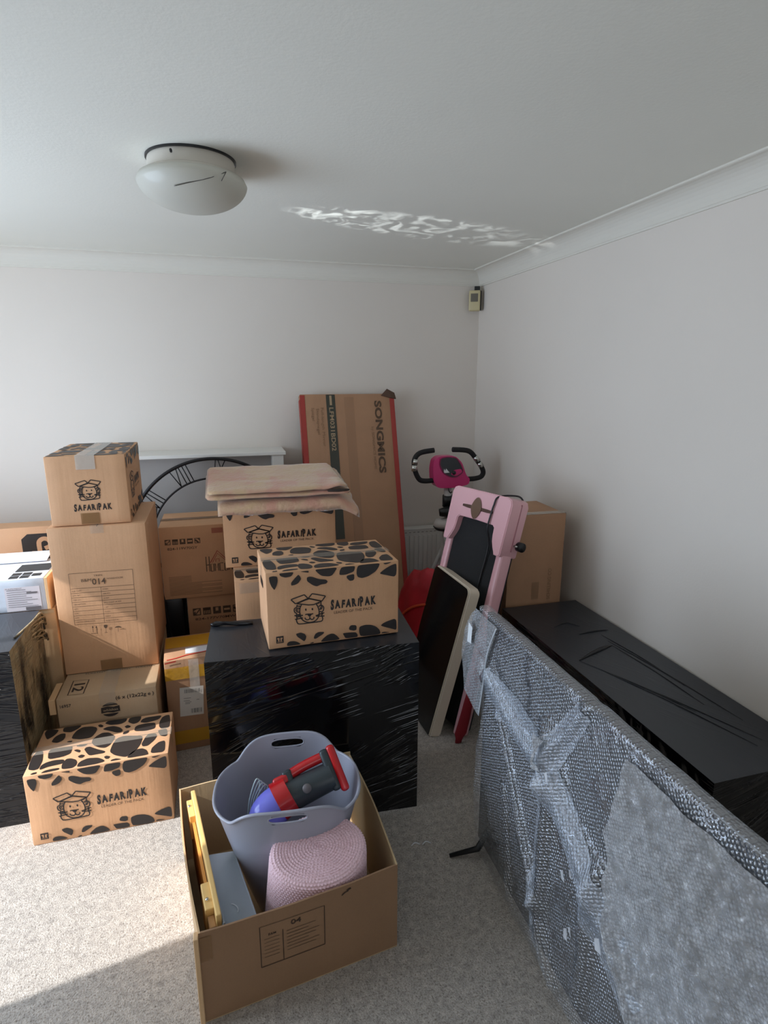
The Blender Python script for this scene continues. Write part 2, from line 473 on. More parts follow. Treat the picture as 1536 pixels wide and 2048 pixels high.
# ------------------------------------------------------------ corner motion sensor
t = thing('motion_sensor', 'small cream alarm motion sensor high in the wall corner', 'sensor', (1.612, 3.645, 2.055), math.radians(-28))
M_cream = mat('aged_cream_plastic', srgb(206, 192, 150), 0.45)
obj('housing', box(-.036, -.022, 0, .036, .022, .125, .008, 3), M_cream, t, True, 40)
obj('lens', box(-.024, -.0245, .055, .022, -.02, .105, .002), mat('grey_lens', srgb(112, 106, 94), 0.3), t)
obj('bracket', box(-.004, 0, .125, .03, .03, .152, .002), M_black, t)
obj('back_plate', box(.034, -.012, .004, .042, .028, .122, .001), M_black, t)

# ------------------------------------------------------------ fireplace surround and radiator
t = thing('fireplace_surround', 'white painted fireplace surround against the back wall behind the metal clock', 'fireplace', (-.21, YB, 0))
obj('mantel_shelf', box(-.56, -.25, 1.192, .560, -.0, 1.212, .003), M_gloss_white, t)
for s, nm in ((.479, 'leg'), (-.547, 'leg')):
    obj(nm, box(s, -.235, 0, s + .068, 0, 1.192, .003), M_gloss_white, t)
obj('back_panel', box(-.479, -.14, 0.255, .479, -.10, 1.192), mat('grey_fire_panel', srgb(168, 163, 158), 0.6), t)
obj('hearth', box(-.478, -.38, 0, .478, -.1, .255, .004), mat('hearth_stone', srgb(150, 146, 140), 0.7), t)

t = thing('radiator', 'white panel radiator low on the back wall behind the exercise bike', 'radiator', (0.7, YB - .02, .10))
bm = bmesh.new(); add_box(bm, 0, -.075, 0, .735, -.062, .53, .003)
for k in range(22):
    x = .02 + k * .0325
    add_box(bm, x, -.079, .03, x + .017, -.074, .49, .002)
obj('panel', bm, M_gloss_white, t)
obj('back_fins', box(.01, -.06, .03, .725, -.0, .5), mat('rad_fins', srgb(190, 188, 182), .5), t)
bm = bmesh.new(); add_box(bm, 0, -.078, .528, .735, -.001, .538, .002)
obj('top_grille', bm, M_gloss_white, t)
bm = bmesh.new()
for k in range(24): add_box(bm, .02 + k * .03, -.081, .512, .034 + k * .03, -.0785, .5155)
obj('grille_slots', bm, mat('slot_dark', srgb(120, 116, 108), .7), t)
obj('valve', box(.735, -.05, .02, .76, -.03, .06, .003), M_gloss_white, t)

# ------------------------------------------------------------ printed artwork for the animal-print moving boxes
QF = [(185, 385), (1475, 265), (1472, 975), (172, 1150)]     # front panel corners of the traced print (TL TR BR BL)
FRONT_SPOTS = [
 [(218,420),(260,411),(300,415),(303,460),(285,510),(265,548),(240,515),(222,470)],
 [(318,385),(390,378),(460,372),(450,395),(430,415),(380,425),(330,412)],
 [(505,395),(522,415),(530,440),(500,480),(465,497),(430,503),(430,475),(470,430)],
 [(520,368),(607,358),(604,378),(585,376)],
 [(585,425),(610,415),(640,418),(700,440),(770,445),(787,465),(770,485),(720,492),(680,512),(640,500),(585,460)],
 [(665,350),(770,338),(885,328),(850,380),(830,405),(800,415),(730,410),(690,380)],
 [(925,325),(1055,315),(1050,345),(1040,370),(960,400),(900,402),(905,360)],
 [(972,408),(1045,390),(1045,440),(1030,455),(1000,460),(970,430)],
 [(1085,310),(1190,298),(1295,290),(1280,330),(1250,370),(1180,415),(1120,433),(1078,422),(1066,390),(1070,345)],
 [(1285,390),(1340,345),(1400,310),(1452,292),(1455,350),(1450,400),(1430,420),(1360,405)],
 [(1322,290),(1410,278),(1380,293),(1345,303)],
 [(450,985),(500,970),(540,985),(555,1010),(545,1045),(530,1062),(500,1040),(465,1015)],
 [(630,1015),(645,985),(675,966),(735,965),(725,985),(680,1015),(650,1035),(628,1035)],
 [(355,1112),(360,1080),(385,1062),(430,1058),(465,1068),(500,1092)],
 [(690,1070),(720,1035),(760,1000),(800,984),(830,984),(860,1005),(893,1044)],
 [(580,1086),(605,1072),(630,1068),(618,1082)],
 [(917,980),(985,972),(1050,970),(1066,995),(1065,1020),(945,1033),(930,1005)],
 [(980,945),(985,915),(1005,898),(1050,898),(1058,915),(1055,945),(1030,955)],
 [(1085,915),(1140,895),(1200,895),(1250,912),(1285,945),(1297,992),(1095,1015),(1080,965)],
 [(1293,905),(1320,880),(1360,860),(1430,835),(1453,848),(1455,950),(1400,935)],
 [(1300,985),(1310,972),(1335,966),(1395,972)],
]
QT = [(65,670),(1425,440),(1440,60),(245,235)]   # lid corners FL FR BR BL
LID_SPOTS = [
 [(140,648),(165,632),(200,625),(195,640),(155,655)],
 [(240,636),(280,610),(340,595),(410,585),(405,602),(300,625)],
 [(440,595),(437,560),(455,525),(480,502),(520,498),(560,508),(575,530),(568,558),(530,590)],
 [(585,577),(592,545),(620,520),(680,495),(770,490),(815,505),(832,522),(760,545)],
 [(230,590),(245,560),(290,535),(360,515),(445,508),(450,525),(435,545),(300,575),(235,602)],
 [(120,600),(128,540),(150,480),(190,440),(245,432),(248,480),(245,520),(215,590),(170,605)],
 [(305,505),(305,440),(330,412),(400,400),(520,383),(515,420),(505,450),(440,478)],
 [(540,422),(570,412),(602,420),(595,442),(565,435)],
 [(580,478),(615,460),(648,468),(625,488),(600,492)],
 [(640,412),(660,395),(690,388),(760,412),(832,428),(820,445),(760,455),(690,468),(665,445)],
 [(708,352),(715,320),(750,290),(800,262),(860,260),(915,292),(900,330),(870,372),(830,395),(780,393),(735,378)],
 [(885,432),(905,370),(940,315),(1000,292),(1165,290),(1168,320),(1155,365),(1110,430),(1060,465),(1020,478),(930,462)],
 [(1210,290),(1240,268),(1300,270),(1305,292),(1285,325),(1230,375),(1185,382),(1172,360)],
 [(1263,445),(1270,400),(1300,370),(1330,345),(1385,330),(1388,430)],
 [(1045,492),(1070,455),(1100,430),(1140,410),(1180,403),(1215,415),(1232,440),(1236,458)],
 [(828,482),(850,470),(885,476),(872,497),(845,500)],
 [(888,522),(905,505),(945,495),(995,502)],
 [(1315,240),(1345,232),(1395,222),(1403,280),(1380,290),(1340,285)],
 [(325,345),(345,310),(372,288),(410,270),(450,268),(450,300),(430,328),(380,352)],
 [(515,312),(530,275),(560,240),(610,210),(690,203),(735,212),(742,230),(725,262),(690,302),(600,317)],
 [(430,250),(430,222),(450,206),(600,190),(570,218),(530,240),(500,253)],
 [(752,192),(775,182),(805,195),(790,208),(765,207)],
 [(800,228),(840,208),(900,198),(960,212),(985,235),(970,252),(930,257),(870,242)],
 [(818,172),(850,150),(900,138),(1020,124),(1005,155),(960,178),(870,187)],
 [(1033,160),(1042,130),(1070,113),(1110,107),(1150,110),(1143,140),(1120,165),(1080,177)],
 [(1000,202),(1030,188),(1062,200),(1045,212),(1020,217)],
 [(988,272),(1000,250),(1045,236),(1042,255),(1010,272)],
 [(1098,243),(1105,205),(1130,190),(1190,175),(1280,167),(1285,200),(1275,220),(1200,240)],
 [(1148,162),(1165,135),(1200,120),(1335,100),(1325,122),(1300,140),(1200,167)],
 [(1323,200),(1325,160),(1345,120),(1375,103),(1410,97),(1420,150),(1415,205),(1350,222)],
 [(255,270),(270,240),(320,230),(385,235),(360,270),(330,295),(280,322)],
 [(560,385),(590,368),(665,362),(640,380),(600,388)],
 [(465,345),(490,335),(522,333),(510,348)],
]
LOGO = dict(
 closed=[[(420,640),(552,592),(588,628),(462,682)], [(590,628),(630,582),(760,605),(722,656)],
         [(475,680),(560,645),(600,632),(722,656),(640,690),(590,693)]],
 open=[[(478,690),(472,715),(452,728),(447,750),(455,770),(470,778),(464,800),(470,822),(464,845),(472,872),(495,884),(600,872),(700,858),(720,846),(724,825),(716,800),(724,780),(718,765),(732,750),(738,722),(728,702),(712,692),(714,665)],
       [(522,690),(506,720),(500,760),(505,800),(520,838),(555,862),(600,868),(645,855),(676,825),(690,785),(690,745),(678,705),(665,685)],
       [(498,765),(478,762),(466,748),(470,732),(488,724),(502,732)], [(690,712),(700,700),(715,704),(720,720),(710,735),(694,735)],
       [(480,705),(508,705)], [(672,680),(700,672)], [(474,790),(500,788)], [(472,812),(506,808)], [(688,762),(714,760)], [(686,785),(716,782)], [(484,735),(480,750)], [(704,715),(708,728)],
       [(553,790),(575,785),(610,785),(633,780)], [(596,812),(597,825),(588,838),(570,842),(555,835),(548,820)], [(597,825),(608,836),(622,838),(636,828),(638,812)],
       [(445,800),(530,798)], [(450,838),(490,830),(530,822)], [(655,802),(700,785),(742,770)], [(660,806),(742,804)]],
 fill=[[(570,788),(622,782),(605,806),(596,812),(585,806)], [(552,740),(557,728),(566,728),(570,740),(566,752),(557,752)], [(617,735),(622,723),(631,723),(635,735),(631,747),(622,747)]])
HF = homog(QF, [(0, 1), (1, 1), (1, 0), (0, 0)])
HT = homog(QT, [(0, 0), (1, 0), (1, 1), (0, 1)])

def draw_logo(bm, F, f, lw):
    """f maps traced coordinates to metres in the face"""
    for pl in LOGO['closed']:
        dens = []
        for i in range(len(pl)):
            a, b = pl[i], pl[(i + 1) % len(pl)]
            dens += [(a[0] + (b[0] - a[0]) * q, a[1] + (b[1] - a[1]) * q) for q in (.04, .5, .96)]
        add_stroke(bm, F, [f(p) for p in dens], lw, True)
    for pl in LOGO['open']:
        if len(pl) > 3:
            pp = [(q.x, q.y) for q in smooth_path([(a, b_, 0) for a, b_ in pl], 3)]
        else: pp = pl
        add_stroke(bm, F, [f(p) for p in pp], lw)
    for pl in LOGO['fill']: add_poly(bm, F, [f(p) for p in chaikin(pl, 1)])

def hand_text(bm, F, s, a, b, cap, width, bold=0.045):
    """brush-like lettering: capitals of uneven height and tilt"""
    adv = []; 
    for ch in s:
        V, T = text_tris(ch, bold); x0 = min(v[0] for v in V); x1 = max(v[0] for v in V)
        adv.append((V, T, x0, x1))
    tot = sum(x1 - x0 for _, _, x0, x1 in adv) + 0.17 * (len(s) - 1)
    k = width / tot; x = 0; rnd = random.Random(3)
    ky = cap / 0.72
    for i, (V, T, x0, x1) in enumerate(adv):
        sc = 1.18 if s[i] in 'SP' and i in (0, 6) else rnd.uniform(0.92, 1.04)
        th = rnd.uniform(-.09, .09); c, sn = math.cos(th), math.sin(th)
        dy = rnd.uniform(-.02, .03) * cap - (0.08 * cap if sc > 1.1 else 0)
        vs = []
        for px, py in V:
            u = (px - x0) * k; v = py * ky * sc
            vs.append(bm.verts.new(F(a + x * k + c * u - sn * v, b + dy + sn * u + c * v)))
        for tt in T:
            try: bm.faces.new([vs[j] for j in tt])
            except ValueError: pass
        x += (x1 - x0) + 0.17

def grow(pts, k=1.05):
    cx = sum(p[0] for p in pts) / len(pts); cy = sum(p[1] for p in pts) / len(pts)
    return [(cx + (x - cx) * k, cy + (y - cy) * k) for x, y in pts]

def print_front(parent, w, d, h, F, pw=None, plain=False, lid=False):
    """long-side artwork: spots, logo, lettering, this-way-up icon"""
    W = pw or w
    f = lambda p: (HF(p)[0] * W, HF(p)[1] * h)
    for half in (FRONT_SPOTS[:11], FRONT_SPOTS[11:]):
        bm = bmesh.new()
        for s in half:
            q = [(min(max(a, .002), W - .002), min(max(b, .002), h - .002)) for a, b in map(f, s)]
            add_poly(bm, F, chaikin(q, 2))
        pobj('giraffe_print', bm, M_ink, parent)
    bm = bmesh.new(); draw_logo(bm, F, f, .0042 * W / .48); pobj('logo', bm, M_ink, parent)
    a0, b0 = f((805, 725)); a1, b1 = f((1252, 668))
    bm = bmesh.new(); hand_text(bm, F, 'SAFARiPAK', a0, (b0 + b1) / 2 - .004, .030 * h / .285, a1 - a0, .06)
    pobj('lettering', bm, M_ink, parent)
    a0, b0 = f((838, 782)); a1, b1 = f((1220, 740))
    bm = bmesh.new(); add_text(bm, F, 'LEADER OF THE PACK', a0, (b0 + b1) / 2, .010 * h / .285, 0.0, a1 - a0)
    pobj('tagline', bm, M_ink_brown, parent)
    bm = bmesh.new()
    a0, b0 = f((251, 1084)); a1, b1 = f((327, 998))
    s = min(a1 - a0, b1 - b0)
    F2 = lambda a, b: F(a, b) + (F(0, 0) - F_base(F)(0, 0)) * 0
    # icon: dark square with two pale arrows left open
    def R(x0, y0, x1, y1): rect(bm, F, a0 + x0 * s, b0 + y0 * s, a0 + x1 * s, b0 + y1 * s)
    R(0, 0, 1, .14); R(0, .86, 1, 1); R(0, .14, .14, .86); R(.86, .14, 1, .86); R(.14, .22, .86, .28)
    R(.44, .28, .56, .86); R(.14, .28, .24, .58); R(.76, .28, .86, .58)
    R(.14, .78, .44, .86); R(.56, .78, .86, .86); R(.33, .28, .37, .3)
    pobj('handling_icon', bm, M_ink, parent)
def F_base(F): return F

def print_lid(parent, w, d, h):
    F = F_top(w, d, h)
    bm = bmesh.new()
    for s in LID_SPOTS:
        q = [(min(max(a * w, .003), w - .003), min(max(b * d, .003), d - .003)) for a, b in map(HT, grow(s))]
        add_poly(bm, F, chaikin(q, 2))
    pobj('lid_print', bm, M_ink, parent)

def carton_body(w, d, h, bev=.0035, seam=True, wob=.0012, seed=0):
    """closed carton: slightly bowed panels, softened edges, flap gap on top"""
    bm = bmesh.new()
    add_box(bm, 0, 0, 0, w, d, h, bev, 2)
    es = [e for e in bm.edges if e.calc_length() > .05]
    bmesh.ops.subdivide_edges(bm, edges=es, cuts=5, use_grid_fill=True)
    for v in bm.verts:
        n = noise.noise(Vector((v.co.x * 4 + seed * 3.3, v.co.y * 4, v.co.z * 4)))
        e = noise.noise(Vector((v.co.x * 3 + 9 + seed, v.co.y * 3 + 2, v.co.z * 3)))
        # only inward or along edges so prints stay proud
        cx = 0 if v.co.x < w / 2 else w; cy = 0 if v.co.y < d / 2 else d
        if abs(v.co.x) < .004 or abs(v.co.x - w) < .004: v.co.x += (1 if v.co.x < w / 2 else -1) * abs(n) * wob
        if abs(v.co.y) < .004 or abs(v.co.y - d) < .004: v.co.y += (1 if v.co.y < d / 2 else -1) * abs(e) * wob
    return bm

def tape_strip(name, parent, w, d, h, axis='x', off=None, tw=.05, down=.06, m=None, both=True):
    """tape along the top seam, folded down over the ends. axis x: runs along x at y=off"""
    e = .0022; bm = bmesh.new()
    if axis == 'x':
        y = (off if off is not None else d / 2); a, b = y - tw / 2, y + tw / 2
        P = [(-e, h - down), (-e, h + e), (w + e, h + e), (w + e, h - down)]
        pts = [[(p[0], a, p[1]), (p[0], b, p[1])] for p in P]
    else:
        x = (off if off is not None else w / 2); a, b = x - tw / 2, x + tw / 2
        P = [(-e, h - down), (-e, h + e), (d + e, h + e), (d + e, h - down)]
        pts = [[(a, p[0], p[1]), (b, p[0], p[1])] for p in P]
    vs = [[bm.verts.new(q) for q in pr] for pr in pts]
    for i in range(3): bm.faces.new((vs[i][0], vs[i][1], vs[i + 1][1], vs[i + 1][0]))
    return pobj(name, bm, m or M_tape, parent)

def seam_line(parent, w, d, h, axis='x'):
    bm = bmesh.new()
    if axis == 'x': add_box(bm, .002, d / 2 - .0015, h - .002, w - .002, d / 2 + .0015, h + .0006)
    else: add_box(bm, w / 2 - .0015, .002, h - .002, w / 2 + .0015, d - .002, h + .0006)
    return pobj('flap_seam', bm, M_seam, parent)

def hand_hole(parent, F, a, b, w=.09, h=.03):
    bm = bmesh.new()
    pts = []
    for k in range(24):
        t_ = 2 * PI * k / 24; r = h / 2
        cx = (w / 2 - r) * (1 if math.cos(t_) > 0 else -1)
        pts.append((a + cx + r * math.cos(t_), b + r * math.sin(t_)))
    add_poly(bm, F, pts)
    return pobj('hand_hole', bm, M_black, parent)

# ------------------------------------------------------------ cartons
def safari(name, label, loc, rotz, w=.482, d=.29, h=.285, group=None, lid=True, front=True, hole=True, tape='x'):
    t = thing(name, label, 'box', loc, rotz, group)
    obj('carton', carton_body(w, d, h, seed=loc[0]), M_card, t, True, 30)
    if front: print_front(t, w, d, h, F_front(w, d, h))
    if lid: print_lid(t, w, d, h)
    seam_line(t, w, d, h, 'x')
    tape_strip('packing_tape', t, w, d, h, 'x')
    if hole:
        hand_hole(t, F_left(w, d, h), d / 2, h * .72)
    return t
g = 'animal print moving boxes'
safari('moving_box', 'giraffe-print moving box standing on the sunlit carpet at the left', (-.750, 2.025, 0), math.radians(0.8), .480, .285, .287, g)
safari('moving_box', 'giraffe-print moving box on top of the front black-wrapped box', (.108, 1.922, .705), math.radians(1.9), .483, .295, .285, g)
# box under the folded blanket
t = safari('moving_box', 'moving box with lion logo directly under the folded blanket', (-.027, 2.635, .787), math.radians(0), .515, .29, .285, g)
# box below it: plain front
w, d, h = .48, .29, .786
t = thing('moving_box', 'moving box with plain taped front and giraffe-print lid beneath the blanket box', 'box', (.006, 2.45, 0), 0, g)
obj('carton', carton_body(w, d, h, seed=4), M_card, t, True, 30)
print_lid(t, w, d, h); seam_line(t, w, d, h); tape_strip('packing_tape', t, w, d, h, 'x')
hand_hole(t, F_left(w, d, h), d / 2, h - .09)
bm = bmesh.new(); rect(bm, F_front(w, d, h, .002), .02, h - .06, .30, h - .012); pobj('front_tape', bm, M_tape, t)

# box on top of the tall carton, narrow end forward
w, d, h = .297, .48, .285
t = thing('moving_box', 'giraffe-print moving box topmost on the tall stack at the left, end forward', 'box', (-.693, 2.548, 1.051), math.radians(1.0), g)
obj('carton', carton_body(w, d, h, seed=6), M_card, t, True, 30)
F = F_front(w, d, h)
# square fit of the logo: 8 cm tall centred
lx, ly, ls = .150, .145, .086 / 305
f = lambda p: (lx + (p[0] - 590) * ls, ly + (732 - p[1]) * ls + (p[0] - 590) * ls * -.06)
bm = bmesh.new(); draw_logo(bm, F, f, .0036); pobj('logo', bm, M_ink, t)
bm = bmesh.new(); hand_text(bm, F, 'SAFARiPAK', .088, .062, .0245, .142); pobj('lettering', bm, M_ink, t)
# lid (artwork turned a quarter)
bm = bmesh.new(); FT = F_top(w, d, h)
for s in LID_SPOTS:
    q = [(min(max((1 - b) * w, .003), w - .003), min(max(a * d, .003), d - .003)) for a, b in map(HT, grow(s))]
    add_poly(bm, FT, chaikin(q, 2))
pobj('lid_print', bm, M_ink, t)
print_front(t, d, w, h, F_right(w, d, h), pw=d)
seam_line(t, w, d, h, 'y')
tape_strip('packing_tape', t, w, d, h, 'y', tw=.072, down=.055, m=tape_mat('milky_tape', srgb(214, 208, 198), .6))
bm = bmesh.new(); rect(bm, F_front(w, d, h, .002), .11, .004, .18, .05); pobj('lower_tape', bm, M_tape_brown, t)

# tall carton 014
w, d, h = .372, .45, .646
t = thing('tall_carton', 'tall brown carton printed 014, second from the top of the left stack', 'box', (-.712, 2.530, .4025), math.radians(.4))
obj('carton', carton_body(w, d, h, wob=.003, seed=8), M_card, t, True, 30)
F = F_front(w, d, h)
H = homog([(92, 1058), (288, 1050), (318, 1326), (133, 1354)], [(0, h), (w, h), (w, 0), (0, 0)])
P = lambda x, y: H((130 + x * 160 / 1536, 1120 + y * 170 / 1632))
bm = bmesh.new()
LW = .0014
def seg(a, b_): add_stroke(bm, F, [P(*a), P(*b_)], LW)
seg((75, 270), (1295, 185)); seg((75, 270), (205, 1255)); seg((205, 1255), (1390, 1145)); seg((1295, 185), (1390, 1145))
seg((115, 560), (1320, 475))
for k in range(1, 8):
    u = k / 8; seg((115 + u * 90, 560 + u * 695), (1320 + u * 70, 475 + u * 670))
seg((700, 520), (778, 1200))
pobj('printed_table', bm, M_ink_brown, t)
bm = bmesh.new()
def tx(s, x, y, cap, width=None, bold=0): 
    a, b_ = P(x, y); add_text(bm, F, s, a, b_, cap, bold, width)
tx('TRIPS', 560, 318, .007, .034); tx('B&M', 325, 425, .0125, .038); tx('014', 540, 475, .026, .052, .01); tx('WAREHOUSE', 815, 375, .007, .062)
rows = [('SIZE: CART', 'MIXED'), ('QTY: SET', '1000 PCS'), ('ITEM NO:', '351807'), ('DESCRIPTION:', 'BALL CHAIR UK SIZE'), ('QTY:', '1 SET'), ('G.W:', '9.2 KG'), ('N.W:', '7.8 KG'), ('CARTON DIMENSION:', '46.5X37X65CM')]
for k, (a_, b_) in enumerate(rows):
    u = k / 8
    tx(a_, 145 + u * 90, 618 + u * 695 - u * 10, .0052, None); tx(b_, 735 + u * 78, 572 + u * 690, .0052, None)
pobj('table_text', bm, M_ink_brown, t)
bm = bmesh.new()
for x in (540, 610):
    add_stroke(bm, F, [P(x + 10, 1290), P(x + 20, 1395)], .002)
    add_poly(bm, F, [P(x - 8, 1305), P(x + 28, 1300), P(x + 8, 1262)])
add_stroke(bm, F, [P(520, 1418), P(650, 1408)], .002)
add_poly(bm, F, chaikin([P(760, 1245), P(835, 1240), P(832, 1290), P(800, 1315), P(765, 1290)], 2))
add_stroke(bm, F, [P(803, 1310), P(812, 1390)], .0012); add_stroke(bm, F, [P(780, 1395), P(835, 1390)], .0016)
add_poly(bm, F, chaikin([P(965, 1300), P(1000, 1272), P(1045, 1264), P(1085, 1275), P(1108, 1295), P(1040, 1290)], 1))
add_stroke(bm, F, [P(1032, 1290), P(1040, 1375)], .0014)
pobj('handling_icons', bm, M_ink_brown, t)
tape_strip('packing_tape', t, w, d, h, 'y', tw=.05, down=.03)
bm = bmesh.new(); rect(bm, F_front(w, d, h, .002), .14, .004, .225, .05); pobj('lower_tape', bm, M_tape_brown, t)
seam_line(t, w, d, h, 'y')

# wide carton '12'
w, d, h = .372, .62, .40
t = thing('food_carton', 'grey-brown carton marked 12 beneath the tall 014 carton', 'box', (-.705, 2.330, 0), math.radians(1.0))
obj('carton', carton_body(w, d, h, seed=11), M_card_grey, t, True, 30)
F = F_front(w, d, h); H = homog([(160, 460), (1280, 295), (1300, 580), (190, 740)], [(0, h), (w, h), (w, h - .120), (0, h - .120)])
bm = bmesh.new()
a, b_ = H((205, 545)); add_text(bm, F, '16957', a, b_, .013, .015, .040); pobj('code_text', bm, M_ink, t); bm = bmesh.new()
a, b_ = H((815, 445)); add_text(bm, F, '(6 x (12x22g e )', a, b_, .015, .015, .145)
pobj('lettering', bm, M_ink, t)
bm = bmesh.new(); c = H((752, 552)); r_ = .036
def arc_poly(a0, a1, y0c):
    pts = [(c[0] + r_ * math.cos(a), c[1] + .031 * math.sin(a)) for a in np.linspace(a0, a1, 20)]
    return pts
# round badge split by two pale waves
add_poly(bm, F, arc_poly(math.radians(35), math.radians(145), 0))
add_poly(bm, F, arc_poly(math.radians(-145), math.radians(-35), 0))
band = [(c[0] - .0345, c[1] + .012), (c[0] - .01, c[1] + .016), (c[0] + .012, c[1] + .011), (c[0] + .0345, c[1] + .014), (c[0] + .0355, c[1] - .012), (c[0] + .01, c[1] - .015), (c[0] - .012, c[1] - .011), (c[0] - .0355, c[1] - .013)]
add_poly(bm, F, band)
pobj('round_badge', bm, M_ink, t)
bm = bmesh.new(); add_text(bm, F_front(w, d, h, .0022), 'whiskas', c[0] - .028, c[1] - .005, .010, .01, .056); pobj('badge_text', bm, mat('pale_print', srgb(168, 150, 124), .6), t)
FT = F_top(w, d, h); HH = homog([(160, 460), (1280, 295), (1310, 95), (285, 210)], [(0, 0), (w, 0), (w, .195), (0, .195)])
bm = bmesh.new(); add_stroke(bm, FT, [HH((310, 410)), HH((500, 385)), HH((560, 245)), HH((375, 260))], .004, True)
c12 = HH((432, 330))
add_text(bm, lambda x, y: FT(c12[0] - .018 + y, c12[1] + .036 - x), '12', 0.0, 0.0, .040, .02, .066)
pobj('lid_marking', bm, M_ink, t)
bm = bmesh.new()
for k in range(3): add_text(bm, FT, 'FLKSTNY', .075 + .1 * k, .186, .008, .01, .08)
pobj('lid_text', bm, M_ink, t)
tape_strip('packing_tape', t, w, d, h, 'y', tw=.06, down=.05)
# raised torn side flap on its left
bm = bmesh.new(); add_box(bm, -.030, .01, .33, -.006, .15, .395, .002)
obj('side_flap', bm, M_card_pale, t)

# yellow-taped carton
w, d, h = .30, .25, .446
t = thing('taped_carton', 'brown carton with yellow tape, red strip and white address label', 'box', (-.310, 2.456, 0), math.radians(3.5))
obj('carton', carton_body(w, d, h, seed=13), M_card_dark, t, True, 30)
F = F_front(w, d, h, .0015)
for z0, z1 in ((.352, .41), (.035, .10)):
    bm = bmesh.new(); rect(bm, F, .0, z0, w, z1); pobj('yellow_tape', bm, M_tape_yellow, t)
bm = bmesh.new(); rect(bm, F_top(w, d, h), .004, .12, w - .01, .235); pobj('top_tape', bm, M_tape_yellow, t)
bm = bmesh.new(); rect(bm, F_top(w, d, h, .002), .09, .045, .19, .105); pobj('top_label', bm, tape_mat('white_top_label', srgb(225, 228, 232), .85), t); bm = bmesh.new(); rect(bm, F_front(w, d, h, .002), .10, .250, .142, .44); pobj('clear_label_pouch', bm, tape_mat('white_label_film', srgb(225, 222, 214), .45), t)
bm = bmesh.new()
add_stroke(bm, F_top(w, d, h, .0022), [(.012, .006), (.05, .014), (.09, .030), (.14, .038), (.20, .05)], .007); pobj('red_strip', bm, mat('red_tape_line', srgb(196, 60, 48), .4), t); bm = bmesh.new(); add_stroke(bm, F_front(w, d, h, .0022), [(.004, .436), (.05, .441)], .006)
pobj('red_strip', bm, mat('red_tape', srgb(196, 60, 48), .4), t)
Fl = F_front(w, d, h, .0024)
def rot_l(x, y, th=math.radians(-3)): return (.048 + x * math.cos(th) - y * math.sin(th), .172 + x * math.sin(th) + y * math.cos(th))
bm = bmesh.new(); add_poly(bm, Fl, [rot_l(*p) for p in ((0, 0), (.100, 0), (.100, .140), (0, .140))]); pobj('address_label', bm, mat('white_paper', srgb(222, 214, 204), .6), t)
bm = bmesh.new(); Fp = F_front(w, d, h, .0034)
for k in range(22):
    x = .020 + k * .003; ww = random.choice([.0008, .0014, .002]); add_poly(bm, Fp, [rot_l(*p) for p in ((x, .112), (x + ww, .112), (x + ww, .130), (x, .130))])
for k in range(16):
    x = .046 + k * .003; ww = random.choice([.0008, .0014, .002]); add_poly(bm, Fp, [rot_l(*p) for p in ((x, .012), (x + ww, .012), (x + ww, .034), (x, .034))])
for (x, y, l) in ((.016, .086, .03), (.016, .074, .026), (.022, .066, .026), (.022, .059, .02), (.070, .074, .012)):
    add_poly(bm, Fp, [rot_l(*p) for p in ((x, y), (x + l, y), (x + l, y + .0022), (x, y + .0022))])
pobj('label_print', bm, mat('grey_ink', srgb(120, 116, 112), .6), t)

# HOMCOM cartons
def icons_row(bm, F, a, b, s, gap):
    for k in range(5):
        x = a + k * (s + gap)
        for r in ((0, 0, 1, .12), (0, .88, 1, 1), (0, .12, .12, .88), (.88, .12, 1, .88)):
            rect(bm, F, x + r[0] * s, b + r[1] * s, x + r[2] * s, b + r[3] * s)
        if k == 0: 
            add_stroke(bm, F, [(x + .2 * s, b + .55 * s), (x + .42 * s, b + .25 * s), (x + .85 * s, b + .8 * s)], .14 * s)
            add_poly(bm, F, [(x + .1 * s, b + .1 * s), (x + .5 * s, b + .1 * s), (x + .1 * s, b + .5 * s)]); add_poly(bm, F, [(x + .1 * s, b + .9 * s), (x + .1 * s, b + .66 * s), (x + .6 * s, b + .9 * s)])
        if k == 1:
            for j in range(3): rect(bm, F, x + (.22 + .22 * j) * s, b + .12 * s, x + (.34 + .22 * j) * s, b + .88 * s)
            rect(bm, F, x + .12 * s, b + .6 * s, x + .88 * s, b + .88 * s)
        if k == 2:
            rect(bm, F, x + .12 * s, b + .12 * s, x + .32 * s, b + .88 * s); rect(bm, F, x + .68 * s, b + .12 * s, x + .88 * s, b + .88 * s); rect(bm, F, x + .32 * s, b + .12 * s, x + .68 * s, b + .4 * s)
        if k == 3:
            rect(bm, F, x + .12 * s, b + .12 * s, x + .88 * s, b + .38 * s); rect(bm, F, x + .12 * s, b + .66 * s, x + .88 * s, b + .88 * s)
        if k == 4:
            add_stroke(bm, F, [(x + .12 * s, b + .7 * s), (x + .7 * s, b + .12 * s)], .3 * s); add_poly(bm, F, [(x + .88 * s, b + .88 * s), (x + .5 * s, b + .88 * s), (x + .88 * s, b + .5 * s)])
def homcom(label, loc, w, d, h, s, code):
    t = thing('furniture_carton', label, 'box', loc, 0, 'furniture cartons by the fireplace')
    obj('carton', carton_body(w, d, h, seed=loc[2] * 5 + 3), M_card, t, True, 30)
    F = F_front(w, d, h)
    bm = bmesh.new(); icons_row(bm, F, .025, h - .065 - s, s, s * .28); pobj('handling_icons', bm, M_ink_brown, t)
    bm = bmesh.new(); add_text(bm, F, code, .035, h - .065 - s - .028, .013, .01, s * 5.2); pobj('code_text', bm, M_ink_brown, t)
    return t, F, w, d, h
t, F, w, d, h = homcom('brown carton with red roof logo, upper of two beside the tall stack', (-.345, 3.002, .522), .60, .32, .385, .028, '824-119V70GY')
bm = bmesh.new(); a0 = .218
